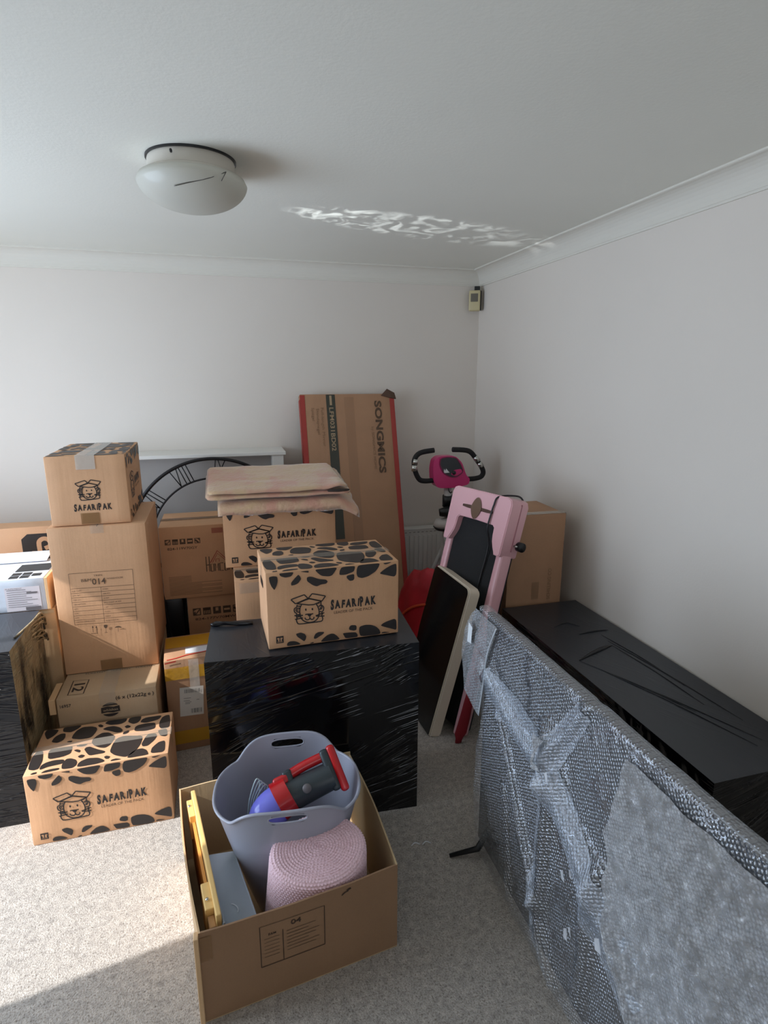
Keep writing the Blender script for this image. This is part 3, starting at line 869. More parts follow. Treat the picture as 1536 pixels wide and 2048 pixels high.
# tall thin condensed lettering drawn with strokes
def st(*p): add_stroke(bm, F, [(a0 + x * .86, .135 + y * .9) for x, y in p], .0044)
st((0, 0), (0, .09)); st((.018, 0), (.018, .09)); st((0, .04), (.018, .04))
st((.026, 0), (.026, .044), (.042, .044), (.042, 0), (.026, 0))
st((.050, 0), (.050, .046), (.060, .018), (.070, .046), (.070, 0))
st((.098, .046), (.078, .046), (.078, 0), (.098, 0))
st((.106, 0), (.106, .044), (.122, .044), (.122, 0), (.106, 0))
st((.130, 0), (.130, .046), (.140, .018), (.150, .046), (.150, 0))
pobj('lettering', bm, M_ink_brown, t)
bm = bmesh.new()
def st2(p, wd=.0042): add_stroke(bm, F, [(a0 + x * .86, .135 + y * .9) for x, y in p], wd)
st2([(.024, .052), (.068, .122), (.112, .075), (.150, .082)]); st2([(.036, .052), (.068, .106), (.108, .066), (.150, .072)], .003)
st2([(.056, .056), (.056, .072), (.076, .072), (.076, .056)], .003)
pobj('roof_logo', bm, M_ink_red, t)
bm = bmesh.new(); rect(bm, F, .255, h - .045, .31, h - .018); pobj('red_stamp', bm, mat('faded_red', srgb(176, 110, 86), .7), t)
bm = bmesh.new()
for k in range(14):
    l = .11 if k < 5 else (.26 if k % 3 else .16)
    rect(bm, F, .03, .118 - k * .0075, .03 + l, .118 - k * .0075 + .0022)
pobj('fine_text', bm, M_ink_faint, t)
seam_line(t, w, d, h); tape_strip('packing_tape', t, w, d, h, 'x', m=M_tape_brown)
t, F, w, d, h = homcom('shadowed brown carton with row of symbols beneath the red roof logo carton', (-.238, 3.02, 0), .55, .28, .518, .040, '824-177V70MW')
t = thing('black_filler', 'black block filling the gap under the red roof logo carton', 'bundle', (-.60, 3.03, 0))
obj('filler_body', carton_body(.345, .28, .515, .02, wob=.01, seed=21), M_black, t, True, 40)  # plain black block put in to fill the gap

# black cord hanging between tall carton and homcom carton
bm = bmesh.new(); add_tube(bm, smooth_path([(-.375, 3.30, .95), (-.380, 3.16, .86), (-.366, 3.0, .82), (-.352, 2.992, .72), (-.352, 2.992, .60), (-.338, 2.992, .48), (-.322, 2.985, .30), (-.312, 2.98, .02)], 6), .0038, 8)
tag(obj('extension_lead', bm, M_black, None, True), 'thin black electric lead hanging beside the left edge of the red-roof logo carton', 'cable')

# ------------------------------------------------------------ white box, its supports and the P-logo carton
t = thing('plain_carton', 'sunlit tan carton standing left of the tall 014 carton', 'box', (-1.35, 2.588, 0), 0)
obj('carton', carton_body(.615, .42, .69, wob=.004, seed=30), M_card_pale, t, True, 30)
bm = bmesh.new(); rect(bm, F_front(.615, .42, .69, .002), .53, .67, .61, .685); pobj('edge_tape', bm, tape_mat('pale_tape', srgb(232, 214, 176), .6), t)
t = thing('white_box', 'white cardboard box with printed label and open flap, above the left black-wrapped box', 'box', (-1.36, 2.566, .694), 0)
w, d, h = .605, .28, .142
M_whitecard = mat('white_cardboard', srgb(206, 212, 222), .5, bump=.1, bscale=20)
obj('carton', carton_body(w, d, h, seed=31), M_whitecard, t, True, 30)
F = F_front(w, d, h)
bm = bmesh.new(); rect(bm, F, .455, .004, .585, .108); pobj('side_label', bm, mat('label_grey', srgb(214, 206, 210), .5), t)
bm = bmesh.new(); F2 = F_front(w, d, h, .002)
for k in range(9):
    rect(bm, F2, .463, .095 - k * .009, .463 + (.07, .09, .11)[k % 3], .097 - k * .009)
rect(bm, F2, .535, .079, .575, .085); rect(bm, F2, .525, .006, .582, .02)
add_text(bm, F2, 'FULFILMENT', .460, .100, .005, .0, .06)
pobj('label_print', bm, mat('label_ink', srgb(110, 104, 106), .6), t)
bm = bmesh.new(); FT = F_top(w, d, h)
for (a, b_) in ((.47, .01), (.51, .01), (.47, .05), (.51, .05), (.55, .03)): rect(bm, FT, a, b_, a + .034, b_ + .034)
rect(bm, FT, .47, .10, .60, .20); pobj('top_print', bm, M_black, t)
bm = bmesh.new(); add_box(bm, 0, 0, 0, .56, .10, .003, mtx=Matrix.Translation((0, .23, h + .004)) @ Matrix.Rotation(math.radians(10), 4, 'X'))
obj('open_flap', bm, M_whitecard, t)
obj('kraft_end', box(w - .001, .0, 0, w + .012, d, h - .002, .002), M_card_pale, t)

t = thing('flat_carton', 'kraft carton with black square curled-arrow logo, behind the white box at the left edge', 'box', (-1.80, 3.20, 0), 0)
w, d, h = 1.09, .13, .905
obj('carton', carton_body(w, d, h, seed=33), M_card, t, True, 30)
F = F_front(w, d, h)
H = homog([(0, 290), (870, 262), (870, 980), (0, 1040)], [(.66, h), (.96, h), (.97, h - .2), (.655, h - .2)])
sq = [(385, 400), (410, 392), (880, 368), (1010, 362), (1025, 890), (950, 905), (445, 900), (425, 880), (375, 480)]
H2 = lambda p: (.780 + (p[0] - 375) * .000275, h - .036 - (p[1] - 380) * .000275)
bm = bmesh.new(); add_poly(bm, F, chaikin([H2(p) for p in [(385, 380), (1010, 380), (1010, 930), (385, 930)]], 1)); pobj('logo_square', bm, M_ink, t)
bm = bmesh.new(); Fg = F_front(w, d, h, .0024)
path = [(670, 850), (668, 700), (665, 600), (672, 540), (705, 500), (760, 480), (820, 500), (855, 560), (840, 630), (755, 668)]
pp = [(q.x, q.y) for q in smooth_path([(a, b_, 0) for a, b_ in path], 5)]
add_stroke(bm, Fg, [H2(p) for p in pp], .022)
add_poly(bm, Fg, [H2(p) for p in ((535, 705), (640, 715), (640, 800), (610, 775), (560, 755))])
pobj('logo_mark', bm, M_card, t)

# ------------------------------------------------------------ black wrapped boxes
def wrapped(name, label, loc, rotz, w, d, h, m_front, m_top, m_side, seed, amp=.004, ang=28):
    """wrapped furniture: fine grid shell with real crumpled ridges"""
    t = thing(name, label, 'wrapped furniture', loc, rotz)
    def face(nm, org, U, V, lu, lv, nrm, m, amp, ang, freq=22):
        nu, nv = int(lu / .009) + 2, int(lv / .009) + 2
        bm = bmesh.new(); g_ = []
        ca, sa = math.cos(math.radians(ang)), math.sin(math.radians(ang))
        for j in range(nv + 1):
            row = []
            for i in range(nu + 1):
                a, b_ = lu * i / nu, lv * j / nv
                edge = min(a, lu - a, b_, lv - b_)
                k = min(1, edge / .02)
                x = a * ca + b_ * sa; y = -a * sa + b_ * ca
                n1 = noise.noise(Vector((x * 1.6 + seed, y * freq, seed)))
                n2 = noise.noise(Vector((x * 3.2 + seed * 2, y * freq * 2.3, seed + 4)))
                pt = max(0, noise.noise(Vector((a * 2.4 + seed, b_ * 2.4, 7))) * 1.6 + .05 + .5 * max(0, 1 - a / (lu * .45)))
                rid = (max(0, 1 - abs(n1) * 5) + .5 * max(0, 1 - abs(n2) * 5)) * pt
                p = Vector(org) + Vector(U) * a + Vector(V) * b_ + Vector(nrm) * (amp * k * rid)
                row.append(bm.verts.new(p))
            g_.append(row)
        for j in range(nv):
            for i in range(nu): bm.faces.new((g_[j][i], g_[j][i + 1], g_[j + 1][i + 1], g_[j + 1][i]))
        o = obj(nm, bm, m, t, True); return o
    obj('core', box(.004, .004, 0, w - .004, d - .004, h - .004, .003), M_black, t)
    face('front_film', (0, 0, 0), (1, 0, 0), (0, 0, 1), w, h, (0, -1, 0), m_front, amp, ang)
    face('top_film', (0, 0, h), (1, 0, 0), (0, 1, 0), w, d, (0, 0, 1), m_top, amp * .16, 70, 14)
    face('right_film', (w, 0, 0), (0, 1, 0), (0, 0, 1), d, h, (1, 0, 0), m_side, amp * 1.4, 80)
    face('left_film', (0, 0, 0), (0, 1, 0), (0, 0, 1), d, h, (-1, 0, 0), m_side if m_side is not M_film_thin else m_front, amp, 75)
    return t, face
t, face = wrapped('wrapped_cabinet', 'black film-wrapped box in the middle with a giraffe-print box on it', (-.112, 1.895, 0), math.radians(-3.6), .757, .335, .70, M_film, M_film_top, M_film, 2, .0014, 27)
bm = bmesh.new(); add_tube(bm, smooth_path([(.0, .30, .705), (.05, .292, .712), (.11, .285, .708), (.16, .288, .705)], 4), [.007, .010, .012, .009] + [.008] * 9, 7)
obj('gathered_film', bm, M_film_h, t, True)
bm = bmesh.new()
for (x0, z0, x1, z1) in ((.20, .30, .23, .31), (.195, .29, .215, .297), (.66, .685, .71, .69)): add_tube(bm, [(x0, -.004, z0), ((x0 + x1) / 2, -.008, (z0 + z1) / 2), (x1, -.004, z1)], .0012, 6)
obj('film_creases', bm, M_film_h, t, True)

t, face = wrapped('wrapped_chest', 'black film-wrapped chest at the left edge beneath the white box', (-1.42, 2.150, 0), math.radians(.6), .645, .383, .703, M_film_h, M_film_top, M_film_thin, 5, .004, 2)
bm = bmesh.new()
for k in range(9):
    y = .36 + .03 * math.sin(k); z = .70 - k * .012
    add_tube(bm, smooth_path([(.63, y - .25 - .01 * k, z + .005), (.648, y - .1, z + .002), (.655, y, z - .015 * (k % 3)), (.650, y + .03, z - .05)], 4), .0045, 6)
obj('bunched_edge', bm, M_film_thin, t, True)

t, face = wrapped('wrapped_sideboard', 'long low black film-wrapped box along the right wall', (1.252, 1.095, 0), 0, .404, 1.285, .55, M_film, M_film_top, M_film, 9, .003, 20)
bm = bmesh.new()
def crease(pts, r=.003): add_tube(bm, smooth_path([(x, y, .5515) for x, y in pts], 5), [max(.0006, r * math.sin(PI * (i + .5) / (5 * (len(pts) - 1) + 1))) for i in range(5 * (len(pts) - 1) + 1)], 5)
crease([(.05, .72), (.14, .76), (.22, .79), (.26, .80)], .009)
crease([(.19, .93), (.27, .94), (.34, .935)], .005); crease([(.12, 1.02), (.2, 1.05), (.24, 1.0)], .004)
for (a, b_) in (((.26, .80), (.28, .33)), ((.27, .84), (.33, .22)), ((.05, .72), (.30, .12)), ((.06, .70), (.22, .30)), ((.28, .90), (.31, .45)), ((.08, .66), (.26, .10))):
    crease([a, ((a[0] + b_[0]) / 2 + .01, (a[1] + b_[1]) / 2), b_], .0022)
obj('film_creases', bm, M_black, t, True)

# brown carton standing behind the sideboard
w, d, h = .295, .30, 1.0
t = thing('tall_brown_carton', 'tall brown carton in the right corner between treadmill and wall', 'box', (1.283, 2.405, 0), math.radians(-2))
obj('carton', carton_body(w, d, h, wob=.003, seed=40), M_card_dark, t, True, 30)
tape_strip('packing_tape', t, w, d, h, 'x', off=.03, tw=.05, m=tape_mat('torn_tape', srgb(206, 196, 180), .65))
bm = bmesh.new()
F = F_front(w, d, h)
add_text(bm, lambda a, b_: F(b_ * -1 + .235, a), 'SCHILLING CO', .565, .0, .018, .0, .16)
for k in range(5): rect(bm, F, .135 + k * .008, .57, .138 + k * .008, .66)
pobj('carton_text', bm, M_ink_faint, t)

# ------------------------------------------------------------ mirror carton (leaning)
TH = math.atan2(.44, 1.53)
t = thing('mirror_carton', 'tall thin brown carton with red edges leaning on the back wall', 'box', (.465, 3.17, 0.0)); t.rotation_euler = (-TH, 0, math.radians(0.5))
w, d, h = .600, .055, 1.60
obj('carton', carton_body(w, d, h, wob=.002, seed=50), M_card_dark, t, True, 30)
F = F_front(w, d, h)
M_red_edge = mat('red_edge_print', srgb(168, 58, 50), .55)
bm = bmesh.new(); rect(bm, F, 0.0, .02, .030, h - .006); rect(bm, F, w - .030, .02, w - .0, h - .03)
for x in (-.0012, w + .0012):
    vs = [bm.verts.new((x, y, z)) for y, z in ((0, .02), (d, .02), (d, h - .03), (0, h - .03))]; bm.faces.new(vs)
pobj('red_edging', bm, M_red_edge, t)
bm = bmesh.new(); rect(bm, F, .162, .7, .218, h - .004); pobj('dark_band', bm, mat('green_black_print', srgb(62, 62, 52), .5), t)
Fv = lambda x0, z0, e=.0024: (lambda a, b_: Vector((x0 + b_, -e, z0 - a)))   # text running downward
bm = bmesh.new(); add_text(bm, Fv(.178, h - .085), 'LFM031BD02', 0, 0, .026, .012, .27)
rect(bm, F_front(w, d, h, .0024), .183, h - .07, .197, h - .01)
pobj('band_text', bm, mat('band_ink', srgb(176, 150, 118), .6), t)
bm = bmesh.new(); add_text(bm, Fv(.470, h - .045), 'SONGMICS', 0, 0, .042, .035, .46); pobj('lettering', bm, M_ink_brown, t)
bm = bmesh.new(); add_text(bm, Fv(.438, h - .21), 'by SONGMICS HOME', 0, 0, .016, .0, .27)
add_text(bm, Fv(.125, h - .085), 'Full-length Mirror', 0, 0, .017, .0, .24); add_text(bm, Fv(.096, h - .09), 'Standspiegel', 0, 0, .016, .0, .16); add_text(bm, Fv(.068, h - .085), 'Spiegel', 0, 0, .016, .0, .08)
pobj('small_lettering', bm, M_ink_faint, t)
bm = bmesh.new(); rect(bm, F_front(w, d, h, .0028), .275, .3, .335, h - .02); pobj('packing_tape', bm, tape_mat('sheer_tape', srgb(180, 140, 110), .22), t)
bm = bmesh.new()
vs = [bm.verts.new(p) for p in ((w - .085, -.004, h - .012), (w - .045, -.012, h + .028), (w + .004, -.006, h + .004), (w + .012, -.008, h - .035), (w - .02, -.014, h - .030))]
bm.faces.new(vs); vs2 = bmesh.ops.extrude_face_region(bm, geom=list(bm.faces))['geom']
bmesh.ops.translate(bm, vec=(0, .012, 0), verts=[v for v in vs2 if isinstance(v, bmesh.types.BMVert)])
obj('torn_corner', bm, mat('crushed_dark_card', srgb(88, 64, 50), .8), t)

# ------------------------------------------------------------ skeleton clock
CR = .455
t = thing('skeleton_clock', 'large black metal wall clock ring with roman numerals leaning in the fireplace', 'clock', (-.078, 3.395, .735))
t.rotation_euler = (math.radians(-3), 0, 0)
M_iron = mat('black_iron', srgb(26, 24, 26), .45, .3)
def ring(R, r, name):
    bm = bmesh.new(); n = 128; mseg = 8; rows = []
    for k in range(n):
        a = 2 * PI * k / n
        rows.append([bm.verts.new(((R + r * math.cos(b_)) * math.cos(a), r * .6 * math.sin(b_), (R + r * math.cos(b_)) * math.sin(a))) for b_ in [2 * PI * j / mseg for j in range(mseg)]])
    for k in range(n):
        A, B = rows[k], rows[(k + 1) % n]
        for j in range(mseg): bm.faces.new((A[j], A[(j + 1) % mseg], B[(j + 1) % mseg], B[j]))
    return obj(name, bm, M_iron, t, True)
ring(CR, .0095, 'outer_ring'); ring(CR * .755, .0055, 'inner_ring')
NUM = {0: 'IX', 1: 'X', 2: 'XI', 3: 'XII', 4: 'I', 5: 'II', 6: 'III', 7: 'IIII', 8: 'V', 9: 'VI', 10: 'VII', 11: 'VIII'}
r0, r1 = CR * .76, CR * .985
for k in range(12):
    ang = math.radians(90 - 6 - 30 * k) if True else 0
    bm = bmesh.new(); s = NUM[k]; sp = .021
    wid = {'I': 1, 'V': 2.2, 'X': 2.2}; tot = sum(wid[c] for c in s) * sp; x = -tot / 2
    def PT(tx, rr):   # tangential offset, radius
        e = Vector((math.cos(ang), 0, math.sin(ang))); tt = Vector((math.sin(ang), 0, -math.cos(ang)))
        return e * rr + tt * tx
    for c in s:
        cw = wid[c] * sp; xc = x + cw / 2; hw = cw * .42
        if c == 'I': S = [((xc, r0), (xc, r1))]
        elif c == 'V': S = [((xc - hw, r1), (xc, r0)), ((xc + hw, r1), (xc, r0))]
        else: S = [((xc - hw, r1), (xc + hw, r0)), ((xc + hw, r1), (xc - hw, r0))]
        for a, b_ in S: add_tube(bm, [PT(*a), PT(*b_)], .0032, 6)
        x += cw
    obj('numeral', bm, M_iron, t, True)

# ------------------------------------------------------------ folded fleece blanket
def blanket():
    t = thing('folded_blanket', 'folded beige and pink plush rug on top of the moving box by the fireplace', 'rug', (-.02, 2.60, 1.072))
    m, nt, b = new_mat('plush_pile')
    b.inputs['Roughness'].default_value = .9; b.inputs['Sheen Weight'].default_value = .6; b.inputs['Sheen Roughness'].default_value = .4
    tc = nt.nodes.new('ShaderNodeTexCoord'); n = nt.nodes.new('ShaderNodeTexNoise'); n.inputs['Scale'].default_value = 7; n.inputs['Detail'].default_value = 5; n.inputs['Distortion'].default_value = 1.2
    nt.links.new(tc.outputs['Object'], n.inputs['Vector'])
    r = nt.nodes.new('ShaderNodeValToRGB'); r.color_ramp.elements[0].position = .36; r.color_ramp.elements[0].color = srgb(206, 174, 136)
    r.color_ramp.elements[1].position = .64; r.color_ramp.elements[1].color = srgb(204, 154, 132)
    e = r.color_ramp.elements.new(.5); e.color = srgb(206, 170, 140)
    nt.links.new(n.outputs['Fac'], r.inputs[0]); nt.links.new(r.outputs[0], b.inputs['Base Color'])
    n2 = nt.nodes.new('ShaderNodeTexNoise'); n2.inputs['Scale'].default_value = 60; nt.links.new(tc.outputs['Object'], n2.inputs['Vector'])
    bp = nt.nodes.new('ShaderNodeBump'); bp.inputs['Strength'].default_value = .5; bp.inputs['Distance'].default_value = .006
    nt.links.new(n2.outputs['Fac'], bp.inputs['Height']); nt.links.new(bp.outputs[0], b.inputs['Normal'])
    under = mat('fold_gap_dark', srgb(60, 50, 44), .9)
    def sheet(name, outline_fn, zfn, thick, nu=60, nv=24):
        bm = bmesh.new(); top = []; bot = []
        for j in range(nv + 1):
            a, b_ = [], []
            for i in range(nu + 1):
                u, v = i / nu, j / nv
                x, y = outline_fn(u, v); z = zfn(u, v)
                e_ = min(u * 12, (1 - u) * 12, v * 6, (1 - v) * 6, 1); k = math.sqrt(max(0, 1 - (1 - e_) ** 2))
                a.append(bm.verts.new((x, y, z + thick * .5 * k))); b_.append(bm.verts.new((x, y, z - thick * .5 * k)))
            top.append(a); bot.append(b_)
        for j in range(nv):
            for i in range(nu):
                bm.faces.new((top[j][i], top[j][i + 1], top[j + 1][i + 1], top[j + 1][i]))
                bm.faces.new((bot[j][i], bot[j + 1][i], bot[j + 1][i + 1], bot[j][i + 1]))
        bmesh.ops.remove_doubles(bm, verts=bm.verts, dist=.0004)
        return obj(name, bm, m, t, True)
    nz = lambda x, y, s: noise.noise(Vector((x * 6 + s, y * 9, s)))
    # lower layer: covers the lid and folds down over the front edge
    def lo_out(u, v):
        return (-.025 + u * (.635 + .02 * v) , -.035 + v * .36 if v > .12 else -.035 + (v / .12) * .02 + .0)
    def lo_z(u, v):
        z = .016 + .012 * v + .006 * nz(u, v, 3)
        if v < .12: z -= (1 - v / .12) * (.040 + .006 * nz(u, v, 8)) 
        if u > .86: z -= (u - .86) / .14 * .045 * (1.0 if v < .6 else .6)
        return z
    sheet('lower_fold', lo_out, lo_z, .028)
    # upper layers
    def rounded(u, v, x0, x1, y0, y1):
        x = x0 + (x1 - x0) * u; y = y0 + (y1 - y0) * v
        cr = .035
        du = min(u, 1 - u) * (x1 - x0); dv = min(v, 1 - v) * (y1 - y0)
        if du < cr and dv < cr:
            s = (cr - du) * (cr - dv) / cr * .30
            x += s * (1 if u < .5 else -1); y += s * (1 if v < .5 else -1)
        return x, y
    sheet('middle_fold', lambda u, v: rounded(u, v, -.075, .575, -.03, .36), lambda u, v: .050 + .055 * v + .004 * nz(u, v, 5), .022)
    sheet('top_fold', lambda u, v: rounded(u, v, -.068, .565 - .03 * v, -.028, .355), lambda u, v: .072 + .062 * v + .004 * nz(u, v, 6) + (.016 * max(0, 1 - abs(u - .93) / .10) * max(0, 1 - v * 3)), .020)
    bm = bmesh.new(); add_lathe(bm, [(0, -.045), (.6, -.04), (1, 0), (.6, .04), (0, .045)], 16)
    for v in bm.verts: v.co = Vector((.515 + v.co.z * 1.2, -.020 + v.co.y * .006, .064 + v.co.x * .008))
    obj('fold_gap', bm, under, t, True)  # dark lens-shaped body set into the gap between folds
    bm = bmesh.new()   # stitched band near the left end
    for k in range(5): add_box(bm, -.048, .02 + k * .055, .094 + k * .0085, -.036, .05 + k * .055, .099 + k * .0085, .001)
    return t
blanket()

# ------------------------------------------------------------ exercise bike
t = thing('exercise_bike', 'folding exercise bike with pink console and black handlebar grips', 'exercise bike', (1.30, 3.25, 0))
M_pink_hot = mat('hot_pink_plastic', srgb(202, 34, 110), .35, coat=.2)
M_grip = mat('black_foam', srgb(22, 20, 22), .75)
M_whitemetal = mat('white_metal', srgb(206, 204, 200), .35)
o = Vector((1.30, 3.25, 0))
def L(pts, y=0): return [Vector((x, 3.25 + y, z)) - o for x, z in pts]
M_steel = mat('pulse_sensor', srgb(196, 196, 190), .25, .9)
BL = [(1.227, 1.033), (1.153, 1.031), (1.115, 1.045), (1.089, 1.1), (1.085, 1.161), (1.119, 1.201), (1.207, 1.215)]
BR = [(1.42, 1.030), (1.480, 1.031), (1.523, 1.044), (1.53, 1.082), (1.482, 1.152), (1.430, 1.203), (1.326, 1.215)]
for pl in (BL, BR):
    bm = bmesh.new(); add_tube(bm, smooth_path(L(pl), 6), .0155, 12); obj('handlebar_grip', bm, M_grip, t, True)
for pl in (((1.083, 1.095), (1.082, 1.13)), ((1.085, 1.135), (1.092, 1.165)), ((1.518, 1.105), (1.500, 1.130)), ((1.494, 1.140), (1.472, 1.168))):
    bm = bmesh.new(); add_tube(bm, [Vector((a, 3.245, z)) - o for a, z in pl], .0172, 12); obj('pulse_sensor', bm, M_steel, t, True)
bm = bmesh.new()
out = chaikin([(1.20, 1.03), (1.196, 1.10), (1.205, 1.155), (1.235, 1.178), (1.34, 1.178), (1.385, 1.135), (1.41, 1.06), (1.435, 1.035), (1.425, 1.0), (1.33, .985), (1.225, .988)], 2)
F1 = [bm.verts.new((x - 1.30, -.030 - (z - 1.0) * -.10, z)) for x, z in out]; F2 = [bm.verts.new((x - 1.30, .05, z)) for x, z in out]
bm.faces.new(F1); bm.faces.new(F2[::-1])
for i in range(len(out)): bm.faces.new((F1[i], F1[(i + 1) % len(out)], F2[(i + 1) % len(out)], F2[i]))
bmesh.ops.triangulate(bm, faces=[f for f in bm.faces if len(f.verts) > 4])
obj('console', bm, M_pink_hot, t, True, 45)
def yf(z): return -.034 + (z - 1.0) * .10
bm = bmesh.new()
scr = chaikin([(1.238, 1.13), (1.245, 1.166), (1.29, 1.172), (1.345, 1.166), (1.375, 1.12), (1.388, 1.08), (1.35, 1.056), (1.31, 1.052), (1.262, 1.078)], 2)
add_poly(bm, lambda x, z: Vector((x - 1.30, yf(z), z)), scr); obj('display', bm, mat('display_glass', srgb(42, 46, 50), .12), t)
bm = bmesh.new(); add_stroke(bm, lambda x, z: Vector((x - 1.30, yf(z) - .002, z)), scr, .006, True); obj('display_trim', bm, mat('maroon_trim', srgb(96, 20, 54), .4), t)
bm = bmesh.new(); add_poly(bm, lambda x, z: Vector((x - 1.30, yf(z) - .002, z)), [(1.262, 1.078), (1.264, 1.105), (1.272, 1.092), (1.277, 1.106), (1.300, 1.080)])
obj('display_logo', bm, mat('white_print', srgb(220, 220, 220), .5), t)
bm = bmesh.new(); add_poly(bm, lambda x, z: Vector((x - 1.30, yf(z) - .0015, z)), chaikin([(1.305, 1.068), (1.33, 1.095), (1.375, 1.10), (1.385, 1.075), (1.345, 1.056)], 2)); obj('button_pad', bm, M_pink_hot, t)
bm = bmesh.new(); add_lathe(bm, [(0, .004), (.011, .003), (.013, 0)], 20)
for v in bm.verts: v.co = Vector((.028 + v.co.x, yf(1.075) - .003 - v.co.z, 1.077 + v.co.y))
obj('dial', bm, M_black, t, True)
bm = bmesh.new(); add_tube(bm, [(.01, .02, 1.0), (.015, .03, .86), (.02, .05, .70), (.0, .10, .12)], [.022, .024, .026, .026], 12); obj('front_post', bm, M_whitemetal, t, True)
bm = bmesh.new(); add_tube(bm, [(.012, .022, .93), (.014, .028, .86)], .033, 14); obj('post_sleeve', bm, M_black, t, True)
bm = bmesh.new(); add_tube(bm, smooth_path([(-.005, -.02, .995), (.0, -.03, .965), (.01, -.028, .955), (.02, -.02, .96)], 4), .0035, 6); obj('console_cable', bm, M_black, t, True)
bm = bmesh.new(); add_lathe(bm, [(0, -.03), (.075, -.028), (.085, -.01), (.07, .02), (0, .035)], 24, (.0, .0, .762), 1, .8)
obj('saddle', bm, mat('white_vinyl', srgb(190, 184, 180), .4), t, True)
bm = bmesh.new(); add_lathe(bm, [(0, -.045), (.070, -.042), (.086, -.022), (.0, -.02)], 24, (.0, .0, .762), 1, .8); obj('saddle_base', bm, M_black, t, True)
bm = bmesh.new(); add_lathe(bm, [(0, -.04), (.05, -.03), (.055, .01), (0, .03)], 16, (-.002, -.01, .84), 1, .7); obj('tension_knob', bm, M_black, t, True)
for pl in ([(-.02, .0, .74), (.035, .0, .50), (.10, -.02, .03)], [(.02, .08, .60), (-.05, .16, .35), (-.12, .20, .03)]):
    bm = bmesh.new(); add_tube(bm, pl, .013, 10); obj('frame_tube', bm, M_whitemetal, t, True)
for y in (-.02, .20):
    bm = bmesh.new(); add_tube(bm, [(-.20, y, .02), (.22, y, .02)], .02, 10); obj('foot_bar', bm, M_black, t, True)
bm = bmesh.new(); add_lathe(bm, [(0, -.03), (.13, -.03), (.14, -.01), (.14, .01), (.13, .03), (0, .03)], 32)
for v in bm.verts: v.co = Vector((v.co.z + .01, v.co.y + .12, v.co.x + .30))
obj('flywheel_cover', bm, M_pink_hot, t, True, 40)

# ------------------------------------------------------------ walking pad (pink treadmill stood on end)
def frame_matrix(O, U, V):
    U = Vector(U).normalized(); V = Vector(V); V = (V - U * V.dot(U)).normalized(); N = U.cross(V)
    return Matrix(((U.x, V.x, N.x, O[0]), (U.y, V.y, N.y, O[1]), (U.z, V.z, N.z, O[2]), (0, 0, 0, 1)))
# local x: width (near->far), y: up along length, z: normal. near bottom corner at O
TW, TL_ = .405, 1.135
MT = frame_matrix((.972, 2.200, .012), (-.12, .388, 0), (.272, .123, 1.10))
# N = U x V ; must point to the room (-x)
t = thing('walking_pad', 'pink walking pad treadmill stood on end, black belt facing the room', 'treadmill')
t.matrix_world = MT
NS = 1 if MT.col[2].x < 0 else -1
M_pink = mat('pale_pink_plastic', srgb(232, 178, 184), .32, coat=.25)
def tb(x0, y0, z0, x1, y1, z1, bev=.01): 
    za, zb = (z0 * NS, z1 * NS); return box(x0, y0, min(za, zb), x1, y1, max(za, zb), bev, 3)
obj('belt', tb(.035, .03, -.045, TW - .035, TL_ - .12, -.004, .004), mat('black_belt', srgb(26, 26, 27), .8, bump=.2, bscale=300), t, True, 30)
obj('under_frame', tb(.02, .01, -.085, TW - .02, TL_ - .04, -.046, .01), M_black, t, True, 30)
for x in (0, TW - .042):
    obj('side_rail', tb(x, .0, -.055, x + .042, TL_ - .10, .012, .010), M_pink, t, True, 30)
# motor cover: outline in the x,y plane with shoulders, extruded
def prism(outline, z0, z1, m, name, parent, bev=0.008, ns=NS):
    bm = bmesh.new(); a = [bm.verts.new((x, y, z0 * ns)) for x, y in outline]; f = bm.faces.new(a)
    r = bmesh.ops.extrude_face_region(bm, geom=[f]); vs = [g_ for g_ in r['geom'] if isinstance(g_, bmesh.types.BMVert)]
    bmesh.ops.translate(bm, vec=(0, 0, (z1 - z0) * ns), verts=vs)
    bmesh.ops.recalc_face_normals(bm, faces=bm.faces)
    if bev:
        es = [e for e in bm.edges if abs(e.verts[0].co.z - e.verts[1].co.z) < 1e-6]
        bmesh.ops.bevel(bm, geom=es, offset=bev, segments=3, affect='EDGES')
    return obj(name, bm, m, parent, True, 40)
Ht = TL_
sh = [(0.0, Ht - .262), (.006, Ht - .270), (.040, Ht - .268), (.045, Ht - .256), (.056, Ht - .238), (.068, Ht - .212), (.073, Ht - .185), (.075, Ht - .150), (.086, Ht - .140), (TW / 2, Ht - .138),
      (TW - .086, Ht - .140), (TW - .075, Ht - .150), (TW - .073, Ht - .185), (TW - .068, Ht - .212), (TW - .056, Ht - .238), (TW - .045, Ht - .256), (TW - .040, Ht - .268), (TW - .006, Ht - .270), (TW, Ht - .262)]
top = [(TW + .004, Ht - .03), (TW - .006, Ht - .008), (TW - .028, Ht), (.028, Ht), (.006, Ht - .008), (-.004, Ht - .03)]
prism(sh + top, -.080, .032, M_pink, 'motor_cover', t, .004)
obj('cover_seam', box(-.0055, Ht - .24, min(-.035 * NS, -.031 * NS), TW + .0055, Ht - .02, max(-.035 * NS, -.031 * NS)), mat('pink_seam', srgb(190, 132, 140), .5), t)
M_bronze = mat('bronze_display', srgb(112, 86, 70), .25)
yc = Ht - .085; zz = .0345
bm = bmesh.new(); Ff = lambda x, y: Vector((x, y, zz * NS))
add_poly(bm, Ff, chaikin([(.098, yc - .008), (.31, yc - .008), (.31, yc + .008), (.098, yc + .008)], 1)); 
obj('display_strip', bm, mat('dark_bronze', srgb(84, 58, 48), .3), t)
bm = bmesh.new(); Ff2 = lambda x, y: Vector((x, y, (zz + .002) * NS))
